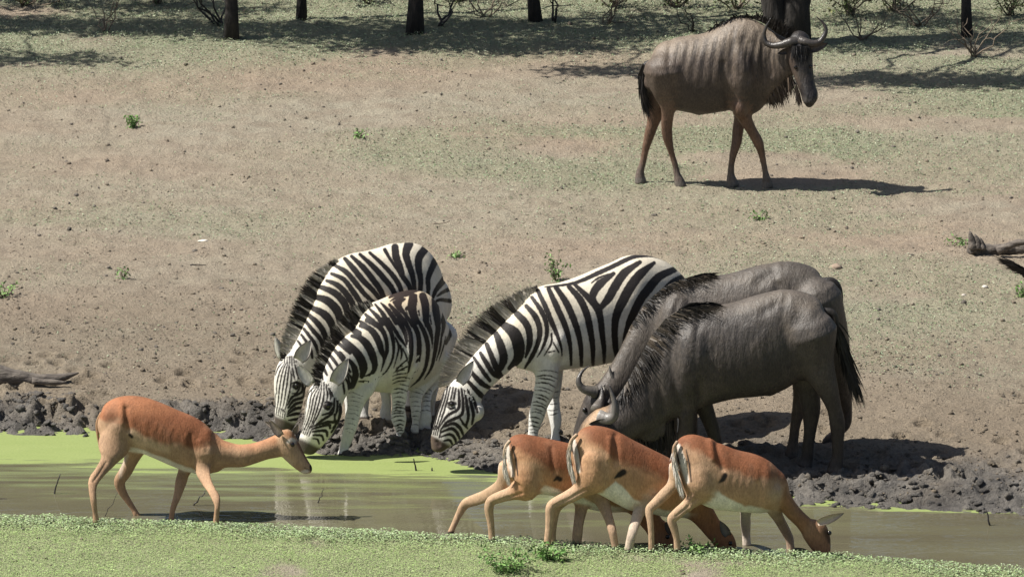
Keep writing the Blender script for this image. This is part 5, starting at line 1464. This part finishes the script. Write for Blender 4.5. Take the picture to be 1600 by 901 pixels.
# nearest one
a, feet = drinking((1045, 860), 'rightmost impala of the drinking trio, its bent head and pale ear visible',
 [(1054, 694, 1057, 738, .045, 0), (1064, 682, 1073, 776, .09, 0), (1085, 678, 1093, 786, .13, 0), (1115, 687.5, 1116, 795, .148, .02), (1150, 702, 1145, 798, .158, .05), (1180, 709, 1172, 800, .155, .07), (1203, 720, 1190, 801, .135, .09), (1218, 734, 1204, 796, .105, .1)],
 [(1206, 722, 1194, 800, .12, .09), (1226, 752, 1213, 791, .078, .1), (1240, 779, 1228, 807, .062, .1), (1254, 797, 1244, 822, .055, .1), (1266, 808, 1254, 836, .053, .1)],
 [(1270, 810, 1254, 838, .054, .1), (1287, 815, 1262, 850, .06, .1), (1296, 832, 1268, 858, .052, .1), (1298, 850, 1276, 868, .042, .1), (1297, 866, 1284, 876, .03, .1)],
 [(1200, 765, 20), (1206, 788, 14), (1216, 808, 9.5), (1226, 826, 8), (1233, 840, 7), (1235, 852, 6.5), (1236, 864, 7)],
 [(1170, 775, 16), (1165, 800, 10), (1165, 818, 8.4), (1166, 836, 7), (1167, 856, 7)],
 [(1094, 732, 24), (1094, 758, 25), (1086, 777, 15), (1073, 789, 10), (1058, 802, 8.6), (1049.5, 811, 7.4), (1053, 824, 6.4), (1057, 840, 5.4), (1058, 852, 5.4), (1059, 862, 6)],
 [(1066, 740, 24), (1052, 758, 12), (1038, 772, 9.4), (1024, 786, 8), (1014.5, 796, 6.8), (1016, 814, 5.6), (1017.5, 832, 5), (1018, 852, 5), (1018, 862, 5.5)],
 (1120, 740, .03), (1190, 760, .03, 22, 38, .1), (1086, 724, -.01, 24, 36, .104))
a.ridge([(1120, 694), (1124, 714), (1130, 732)], 4.5, -.010); a.ridge([(1110, 690), (1114, 716)], 5, .009); a.ridge([(1056, 806), (1072, 793), (1088, 778)], 2.2, -.006); a.ridge([(1184, 755), (1188, 785)], 4, -.007); a.ridge([(1082, 775), (1078, 800)], 2.4, .007)
for i in range(5): a.ridge([(1140 + i * 11, 740 + i), (1136 + i * 11, 760), (1140 + i * 11, 776)], 3.2, .0014)
a.commit()
a.fill((0.37, 0.225, 0.135)); a.above([(1040, 698), (1070, 696), (1098, 706), (1124, 730), (1150, 738), (1182, 749), (1204, 747), (1230, 752)], RED, 7, 1, ['torso'], 1, 3)
a.paint([(1112, 696), (1126, 720)], [10, 16], (0.20, 0.07, 0.032), 6, .7, ['torso'])
a.fill((0.235, 0.12, 0.062), ['neck']); a.fill((0.25, 0.14, 0.08), ['head'])
a.above([(1090, 776), (1112, 763), (1124, 768), (1140, 778), (1160, 788), (1188, 794), (1210, 798)], BELLY, 2.5, 1, ['torso'], -1)
a.paint([(1124, 753), (1130, 748), (1133, 742)], [3, 8, 8], BLK, 1.6, 1, ['torso', 'near_hind_leg'])
a.fill((0.39, 0.265, 0.17), ['near_hind_leg', 'far_hind_leg']); a.paint([(1092, 735), (1090, 765)], 44, (0.37, 0.23, 0.14), 14, 1, ['near_hind_leg']); a.fill((0.36, 0.255, 0.18), ['near_front_leg']); a.fill((0.5, 0.43, 0.36), ['far_front_leg'])
a.paint([(1060, 696), (1066, 720), (1074, 752)], [6, 11, 6], IW, 2, 1, ['torso', 'near_hind_leg']); a.paint([(1072, 702), (1077, 724), (1080, 752)], [1.6, 3.4, 2], BLK, 1, 1, ['torso', 'near_hind_leg']); a.paint([(1056, 694), (1058, 712), (1062, 724)], [2, 4, 2], BLK, 1, 1, ['torso'])
a.paint([(1045, 700), (1044, 725), (1042, 750)], [2, 5, 4], IW, 2, 1, ['torso', 'far_hind_leg'])
a.paint([(1290, 830), (1296, 845)], 6, BLK, 3, .7, ['head'])
impala_finish(a, feet); a.finish()
V, F4 = tail_body(a, [(1058, 690, 2.6), (1053, 700, 2.6), (1054, 720, 2.4), (1058, 740, 2)], -.06, TAN)
a.add('tail', V, F4, (0.33, 0.22, 0.14), M_HAIR)
a.hair('tail', [(1056, 694), (1053, 716), (1060, 744)], [(1052, 722), (1060, 752), (1067, 780)], 340, .0045, lambda t, a: (0.34, 0.24, 0.16) if t < .35 else IW, (0.62, 0.58, 0.53), (-.11, -.05), 0, (-1, 0), 2.4, seed=43)
a.ear((1277, 816), (1319, 801), 7, a.Y0 - .02, (0.40, 0.30, 0.22), (0.16, 0.12, 0.09), (0.46, 0.36, 0.28), 0.35)
a.eye(1296, 832, .0165, .1)

# ================================================================== trees, plants, wood
def bark_material():
    m, nt, b = new_mat('bark')
    vec = coords(nt, (1, 1, 0.25))
    f = noise(nt, 22, 5, 0.65, vec)
    c = mix(nt, maprange(nt, f, 0.35, 0.65, 0, 1), (0.010, 0.009, 0.008), (0.034, 0.028, 0.024))
    nt.links.new(c, b.inputs['Base Color']); b.inputs['Roughness'].default_value = 0.9
    bump(nt, f, 0.9, 0.03, b)
    return m
M_BARK = bark_material()
def wood_material():
    m, nt, b = new_mat('dead_wood')
    vec = coords(nt, (0.3, 1, 1))
    f = noise(nt, 26, 5, 0.65, vec)
    c = mix(nt, maprange(nt, f, 0.35, 0.65, 0, 1), (0.06, 0.05, 0.042), (0.17, 0.145, 0.12))
    nt.links.new(c, b.inputs['Base Color']); b.inputs['Roughness'].default_value = 0.85
    bump(nt, f, 0.9, 0.03, b)
    return m
M_WOOD = wood_material()
M_TWIG = plain('twig', (0.15, 0.12, 0.09), 0.8, 0.2)
M_STICK = plain('wet_stick', (0.03, 0.026, 0.024), 0.5, 0.4)

def tube_np(paths, n=8, rough=0.0, seed=0):
    """paths: lists of (point, radius) -> one mesh"""
    r = np.random.default_rng(seed)
    V, F, off = [], [], 0
    th = np.linspace(0, 2 * np.pi, n, endpoint=False)
    for p in paths:
        C = np.array([q[0] for q in p], float); R = np.array([q[1] for q in p], float)
        tg = np.gradient(C, axis=0); tg /= np.linalg.norm(tg, axis=1, keepdims=True) + 1e-9
        up = np.array([0.13, 0.97, 0.2])
        rows = []
        for i in range(len(C)):
            n1 = np.cross(tg[i], up); n1 /= np.linalg.norm(n1) + 1e-9; n2 = np.cross(tg[i], n1)
            rr = R[i] * (1 + rough * r.normal(size=n))
            rows.append(C[i] + np.cos(th)[:, None] * n1 * rr[:, None] + np.sin(th)[:, None] * n2 * rr[:, None])
        m_ = len(C); V += rows + [C[:1], C[-1:]]
        i = np.arange(m_ * n).reshape(m_, n) + off; j = np.roll(i, -1, 1)
        F.append(np.stack([i[:-1], j[:-1], j[1:], i[1:]], -1).reshape(-1, 4))
        a_, b_ = off + m_ * n, off + m_ * n + 1
        F.append(np.array([[j[0, k], i[0, k], a_, a_] for k in range(n)])[:, :3]); F.append(np.array([[i[-1, k], j[-1, k], b_] for k in range(n)]))
        off += m_ * n + 2
    return np.concatenate(V), F

def gpos(u, v, dz=0.0):
    g_ = ground_at(u, v)
    g_[2] = float(H(g_[:1], g_[1:2])[0]) + dz
    return g_

def wob_path(a, b, ra, rb, n=8, amp=0.06, seed=0, sag=0.0):
    r = np.random.default_rng(seed)
    a, b = np.array(a, float), np.array(b, float); ln = np.linalg.norm(b - a)
    out = []; off = np.zeros(3)
    for i in range(n + 1):
        t = i / n
        if 0 < i < n: off = off * 0.6 + r.normal(size=3) * amp * ln * 0.4
        out.append((a * (1 - t) + b * t + off * math.sin(math.pi * t) + np.array([0, 0, sag * 4 * t * (1 - t)]), ra * (1 - t) + rb * t))
    return out

LEAF_TREE = [(0.045, 0.065, 0.022), (0.06, 0.085, 0.03), (0.075, 0.095, 0.035), (0.05, 0.06, 0.025)]
def crown_mesh(clumps, per, size, origin, seed=0):
    pts, sz = [], []
    r = np.random.default_rng(seed)
    for c, rad in clumps:
        n_ = int(per * rad ** 2)
        # leaf sprays: small groups scattered through the clump, so light falls through
        k = max(4, n_ // 14)
        cen = np.array(c) + np.clip(r.normal(size=(k, 3)), -1.7, 1.7) * rad * np.array([0.62, 0.25, 0.24])
        p = np.repeat(cen, 14, 0) + r.normal(size=(k * 14, 3)) * 0.10
        pts.append(p); sz.append(r.uniform(0.6, 1.3, len(p)) * size)
    pts = np.concatenate(pts); sz = np.concatenate(sz)
    V, F = leaves(pts, sz, 0.4, 0.5)
    me = np_mesh('crown', V, F, False)
    set_col(me, np.repeat(pick(LEAF_TREE, len(pts), 0.25), 4, 0))
    return me

def tree(u, v, wpx, lean, height, clumps, label, group, seed, fork=False, per=2000):
    base = gpos(u, v, -0.03)
    r0 = wpx / 2 / F_PX * base[1] / CP
    t = thing('savanna_tree', tuple(base), label, 'tree', group)
    top = base + np.array([lean[0], lean[1], height])
    path = wob_path(base, top, r0, r0 * 0.45, 12, 0.04, seed)
    path[0] = (path[0][0], r0 * 1.25)
    V, F = tube_np([path], 14, 0.05, seed)
    link('trunk', np_mesh('trunk', V, F), M_BARK, t)
    if fork:
        top2 = base + np.array([-lean[0] * 0.6 - 0.45, 0.1, height * 0.9])
        V, F = tube_np([wob_path(base + np.array([-0.1, 0, 0.0]), top2, r0 * 0.85, r0 * 0.35, 12, 0.04, seed + 1)], 12, 0.05, seed + 1)
        link('trunk', np_mesh('trunk', V, F), M_BARK, t)
    for i, (c, rad) in enumerate(clumps):
        k = min(11, 5 + i % 6)
        V, F = tube_np([wob_path(path[k][0], c, path[k][1] * 0.36, 0.010, 7, 0.08, seed * 7 + i, 0.1)], 7, 0.03, i)
        link('limb', np_mesh('limb', V, F), M_BARK, t)
    o = link('crown', crown_mesh(clumps, per, 0.085, base, seed), M_LEAF, t)
    return t

def shade_clumps(spots, z, seed):
    """crown clumps placed up the sun's path from the shade they throw on the ground (px centre, radius m)"""
    r = np.random.default_rng(seed)
    out = []
    for u, v, rad in spots:
        g_ = ground_at(u, v); h = z + r.uniform(-0.5, 0.5)
        q = g_ - np.array(sun_dir) * (h / -sun_dir.z)
        out.append((q, rad))
    return out

G_T = 'trees along the back of the clearing'
tree(361, 62, 21, (0.15, 0.2, ), 3.6, shade_clumps([(420, 46, .75), (520, 50, .8), (600, 44, .7), (560, 66, .6), (640, 70, .6)], 3.4, 1),
     'dark tree trunk with a thin stem beside it, first thick trunk from the left edge', G_T, 31)
tree(471, 32, 15, (-0.1, 0.3), 3.4, shade_clumps([(700, 52, .7), (760, 40, .7), (840, 40, .6)], 3.6, 2), 'slim dark tree trunk standing between the two thick trunks at the back', G_T, 32)
tree(648, 52, 24, (0.05, 0.2), 3.8, shade_clumps([(720, 72, .7), (800, 70, .75), (880, 74, .6), (930, 56, .6), (1000, 50, .6)], 3.5, 3), 'thick straight black trunk with a bare side shoot, behind the leftmost zebra', G_T, 33)
tree(837, 36, 19, (-0.35, 0.2), 3.5, shade_clumps([(940, 108, .5), (1010, 112, .55), (1060, 104, .4), (1020, 30, .7)], 3.3, 4), 'dark leaning trunk with a bare stem at its right, left of the walking wildebeest', G_T, 34)
tree(1240, 66, 46, (0.5, 0.1), 4.2, shade_clumps([(1310, 124, .5), (1370, 126, .55), (1440, 128, .6), (1500, 126, .6), (1560, 128, .6), (1620, 126, .6), (1350, 72, .5), (1420, 66, .6)], 3.7, 5), 'massive forked black trunk rising right behind the walking wildebeest head', G_T, 35, True)
tree(1511, 58, 16, (0.1, 0.2), 3.6, shade_clumps([(1560, 60, .6), (1640, 66, .7), (1400, 30, .7), (1480, 36, .6)], 3.5, 6), 'narrow dark trunk among bare twigs near the right edge', G_T, 36)
tree(-420, 60, 24, (0.2, 0.2), 3.8, shade_clumps([(10, 34, .6), (90, 38, .7), (180, 42, .75), (270, 46, .7), (-60, 40, .7), (40, 92, .45), (110, 94, .4), (-60, 92, .5)], 3.6, 7), 'tree standing beyond the left edge of the photo, its shade falling on the grass', G_T, 37)
tree(-120, 6, 22, (0.2, 0.3), 3.8, shade_clumps([(220, 12, .7), (320, 12, .7), (60, 4, .5)], 3.6, 8), 'tree beyond the upper left corner of the photo shading the scrub', G_T, 38)
# the wood carries on behind the picture's upper edge
r = np.random.default_rng(77)
wood = []
for i in range(14):
    xx, yy = -15 + 2.3 * i + r.uniform(-.8, .8), 90 + r.uniform(-2, 5)
    hz = 0.2; base = np.array([xx, yy, hz])
    if i < 3:
        t = thing('savanna_tree', tuple(base), 'green tree of the wood that goes on behind the clearing, out of the picture above', 'tree', 'wood behind the clearing')
        V, F = tube_np([wob_path(base - np.array([0, 0, .05]), base + np.array([.2, .1, 6.5]), .2, .06, 10, .04, i)], 10, .05, i)
        link('trunk', np_mesh('trunk', V, F), M_BARK, t)
        cl = [(base + np.array([r.uniform(-1.5, 1.5), r.uniform(-1.2, 1.2), r.uniform(2.4, 9.0)]), r.uniform(1.0, 1.7)) for _ in range(16)]
        for j, (c_, rad) in enumerate(cl[:5]):
            V, F = tube_np([wob_path(base + np.array([.11, .05, 3.0]), c_, .05, .012, 6, .08, i * 9 + j)], 6, .03, j)
            link('limb', np_mesh('limb', V, F), M_BARK, t)
        link('crown', crown_mesh(cl, 260, 0.17, base, 90 + i), M_LEAF, t)
        wood.append(t)
    else:
        src = wood[i % 3]; t = src.copy(); COL.objects.link(t); t.location = base; t.rotation_euler = (0, 0, r.uniform(0, 6))
        for ch in list(src.children):
            c_ = ch.copy(); COL.objects.link(c_); c_.parent = t

# ---- bare bushes and shoots
def bare_bush(u, v, h, spread, n, label, seed, mat=M_TWIG, name='bare_bush', cat='bush', group=None, r0=0.008, leafy=0, pal=None):
    base = gpos(u, v, -0.01); r = np.random.default_rng(seed)
    t = thing(name, tuple(base), label, cat, group)
    for i in range(n):
        tip = base + np.array([r.normal() * spread, r.normal() * spread * 0.6, h * r.uniform(0.5, 1.1)])
        p = wob_path(base + np.array([r.normal() * .02, r.normal() * .02, 0]), tip, r0, r0 * 0.25, 7, 0.14, seed * 31 + i)
        paths = [p]
        for k in (3, 4, 5):
            d = r.normal(size=3) * h * 0.22 + np.array([0, 0, h * 0.12])
            paths.append(wob_path(p[k][0], p[k][0] + d, p[k][1] * 0.6, r0 * 0.15, 4, 0.12, seed * 57 + i * 5 + k))
        V, F = tube_np(paths, 5, 0.03, i)
        link('stem', np_mesh('stem', V, F), mat, t)
        if leafy:
            q = np.concatenate([np.array([a_[0] for a_ in pp[1:]]) for pp in paths])
            q = q[r.integers(0, len(q), leafy)] + r.normal(size=(leafy, 3)) * 0.025
            V, F = leaves(q, r.uniform(0.02, 0.045, leafy), 0.45)
            me = np_mesh('leaves', V, F, False); set_col(me, np.repeat(pick(pal, leafy), 4, 0)); link('leaves', me, M_LEAF, t)
    return t
BUSH = [(0.10, 0.13, 0.05), (0.14, 0.165, 0.07), (0.19, 0.20, 0.09), (0.075, 0.10, 0.04)]
bare_bush(1522, 92, .45, .22, 7, 'tangle of pale bare twigs in front of the narrow trunk by the right edge', 3)
bare_bush(1085, 52, .28, .10, 4, 'small dark bare shrub just behind the wildebeest back', 5, M_STICK)
bare_bush(686, 44, .42, .16, 3, 'bare crooked shoot growing beside the thick straight trunk', 6, M_STICK, r0=.014)
bare_bush(868, 36, .4, .06, 2, 'bare dark stem standing beside the leaning trunk', 7, M_STICK, r0=.014)
bare_bush(345, 40, .55, .2, 5, 'thin leaning stem with fine twigs left of the first thick trunk', 8, M_STICK, r0=.012)
bare_bush(1345, 60, .34, .3, 6, 'low dry twigs spreading over the ground right of the forked trunk', 9)
bare_bush(1440, 40, .4, .3, 7, 'dry bush of thin twigs between the forked trunk and the narrow trunk', 10)
bare_bush(160, 50, .34, .16, 5, 'thin dry grass-like shoots at the far left shade', 12)
bare_bush(760, 28, .35, .2, 6, 'dry thin shoots between the straight trunk and the leaning trunk', 13)
bare_bush(950, 40, .3, .2, 6, 'dry thin shoots left of the walking wildebeest', 14)
k = 0
for u, v, h, sp, n_, lf in ((575, 6, .5, .3, 8, 70), (720, 4, .5, .3, 8, 70), (960, 10, .55, .35, 9, 90), (1060, 12, .55, .35, 9, 90), (1150, 14, .5, .3, 8, 80), (1330, 22, .5, .35, 9, 90), (1400, 18, .5, .35, 9, 80), (250, 6, .45, .3, 8, 60), (40, 8, .4, .3, 8, 60), (1580, 24, .5, .3, 8, 70)):
    names = ['yellowish leafy bush at the top edge between the first two trunks', 'leafy scrub bush at the top edge right of the straight trunk', 'green bush at the top edge right of the leaning trunk', 'green bush at the top edge above the wildebeest rump', 'dark bush at the top edge above the wildebeest back',
             'leafy bush at the top edge just right of the forked trunk', 'leafy bush at the top edge left of the pale twigs', 'leafy bush at the top edge left of the first thick trunk', 'leafy bush in the top left corner', 'leafy bush in the top right corner']
    bare_bush(u, v, h, sp, n_, names[k], 40 + k, M_TWIG, 'scrub_bush', 'bush', None, .008, lf, BUSH); k += 1

GREEN = [(0.10, 0.20, 0.05), (0.14, 0.25, 0.07), (0.18, 0.28, 0.10)]
def herb(u, v, h, sp, n_, lf, label, seed, size=(0.02, 0.04)):
    base = gpos(u, v, -0.005); r = np.random.default_rng(seed)
    t = thing('green_herb', tuple(base), label, 'plant', None)
    paths = []
    for i in range(n_):
        a_ = r.uniform(0, 6.28); tip = base + np.array([math.cos(a_) * sp * r.uniform(.3, 1), math.sin(a_) * sp * r.uniform(.3, 1), h * r.uniform(.5, 1)])
        paths.append(wob_path(base, tip, .004, .0015, 5, .1, seed * 13 + i))
    V, F = tube_np(paths, 5); link('stem', np_mesh('stem', V, F), M_TWIG, t)
    q = np.concatenate([np.array([a_[0] for a_ in p[1:]]) for p in paths]); q = q[r.integers(0, len(q), lf)] + r.normal(size=(lf, 3)) * size[1] * 0.5
    q[:, 2] = np.maximum(q[:, 2], base[2] + .005)
    V, F = leaves(q, r.uniform(*size, lf), 0.5, 0.5)
    me = np_mesh('leaves', V, F, False); set_col(me, np.repeat(pick(GREEN, lf), 4, 0)); link('leaves', me, M_LEAF, t)
herb(208, 199, .11, .07, 10, 160, 'rounded green weed alone on the bare soil at upper left', 1)
herb(868, 442, .24, .09, 9, 150, 'upright green weed growing right behind the zebra back', 2)
herb(790, 893, .13, .22, 22, 620, 'dark green leafy plant sprouting on the near bank at the bottom', 3, (.02, .04))
herb(860, 872, .10, .12, 10, 200, 'broad pale leaves on the near bank lip below the impalas', 4, (.03, .055))
herb(1090, 862, .10, .10, 9, 160, 'pale leafy sprig on the bank lip under the rightmost impala', 5, (.025, .045))
herb(192, 436, .09, .05, 6, 50, 'tiny green sprout on the bare slope left of the zebras', 6)
herb(6, 462, .12, .12, 8, 110, 'green weed at the left edge above the driftwood', 7)
herb(1596, 462, .10, .10, 8, 110, 'green weed at the right edge below the swinging tail', 8)
herb(560, 218, .06, .10, 7, 80, 'low green patch of weed in the middle of the clearing', 9)
herb(1190, 342, .05, .10, 7, 70, 'small weed on the ground below the walking wildebeest', 10)
herb(710, 402, .04, .09, 6, 50, 'low sprout behind the smaller zebra pair', 11)
herb(1505, 385, .05, .14, 8, 90, 'green tuft beside the broken log on the right', 12)

# ---- fallen wood
def log(name, label, pts, depth, seed, rest, knots=()):
    base = gpos(*rest)
    Y = base[1]
    t = thing(name, tuple(base), label, 'log', None)
    q = smooth_path(pts, 5)
    path = [(P(a_[0], a_[1], Y + depth * i / len(q)), a_[2] / F_PX * Y / CP) for i, a_ in enumerate(q)]
    V, F = tube_np([path], 16, 0.07, seed)
    link('trunk', np_mesh('trunk', V, F), M_WOOD, t)
    for kk in knots:
        q = smooth_path(kk, 4)
        V, F = tube_np([[(P(a_[0], a_[1], Y - 0.03), a_[2] / F_PX * Y / CP) for a_ in q]], 9, 0.08, seed + 3)
        link('branch_stub', np_mesh('branch_stub', V, F), M_WOOD, t)
    return t
log('driftwood_log', 'grey weathered driftwood log pointing in from the left edge', [(-160, 556, 24), (-80, 572, 22), (-20, 584, 19), (30, 591, 13), (62, 594, 10), (95, 590, 7), (123, 582, 1)], 0.1, 4, (40, 603),
    [[(50, 594, 6), (80, 597, 5), (104, 597, 2)]])
log('broken_log', 'broken grey log with a splintered upright stump at the right edge', [(1517, 387, 10), (1530, 391, 10.5), (1555, 391, 9.5), (1575, 390, 9), (1590, 389, 11), (1640, 386, 15), (1720, 384, 18)], 0.2, 5, (1540, 400),
    [[(1521, 388, 9), (1519, 376, 6.5), (1515, 361, 1.5)], [(1528, 388, 8), (1527, 376, 5.5), (1523, 366, 1.2)], [(1535, 389, 7), (1534, 380, 4.5), (1531, 371, 1)], [(1558, 392, 6), (1572, 386, 6), (1590, 379, 5), (1615, 378, 5)]])
def stick(label, a_, b_, r_, dz=0.0, name='stick', mat=M_STICK, seed=1, bend=0.05, toY=0.0):
    x0, y0 = at_z(a_[0], a_[1], dz); p0 = np.array([x0, y0, dz]); p1 = P(b_[0], b_[1], y0 + toY)
    V, F = tube_np([wob_path(p0 - (p1 - p0) * 0.15, p1, r_, r_ * 0.5, 7, bend, seed)], 6, 0.08, seed)
    o = link(name, np_mesh(name, V, F), mat, None, tuple(p0)); tag(o, label, 'stick', None)
stick('thin dark stick poking out of the water left of the lone impala', (85, 771), (94, 740), .007, seed=1)
stick('short stick lying on the water at the left edge', (0, 779), (11, 779), .006, seed=2)
stick('long thin twig leaning behind the lone impala hind legs', (163, 806), (184, 768), .003, seed=3)
stick('curved dark twig in the water between the lone impala front legs', (304, 789), (320, 766), .006, seed=4, bend=.2)
stick('thin stick leaning in the water below the zebra heads', (497, 785), (506, 763), .005, seed=5, bend=.12)
stick('short dark stick standing in the green film near the middle', (650, 735), (646, 716), .008, seed=6)
stick('tiny dark stub standing in the green film', (675, 735), (675, 730), .008, seed=7)
stick('dark stick standing in the brown water at the right', (1547, 820), (1541, 796), .008, seed=8)
stick('dark stick leaning against the zebra front foreleg', (832, 684), (851, 660), .007, .12, seed=9, bend=.1)
stick('pale fallen twig lying on the bare clearing behind the zebras', (668, 351), (703, 345), .006, .2, 'twig', M_TWIG, 10, .1)
stick('dark fallen twig on the soil left of the zebras', (300, 414), (322, 414), .006, .2, 'twig', M_STICK, 11, .1)
def stone(label, u, v, r_, col, seed):
    V, F = ico_variants(3, 2)[seed % 3]
    b_ = gpos(u, v); m_ = plain('stone', col, .85, .3)
    o = link('stone', np_mesh('stone', V * r_ * np.array([1.3, 1, .6]) + b_, F), m_, None, tuple(b_)); tag(o, label, 'stone', None)
stone('small whitish stone on the bare slope left of the rearmost zebra', 317, 379, .028, (0.55, 0.52, 0.46), 0)
stone('pale stone on the soil below the swinging tail at right', 1538, 447, .024, (0.5, 0.47, 0.42), 1)
stone('pale flat clod of earth just above the farther wildebeest rump', 1305, 418, .06, (0.26, 0.2, 0.15), 2)
stone('second pale stone nearer the wildebeest tail on the right', 1505, 461, .02, (0.42, 0.38, 0.33), 1)
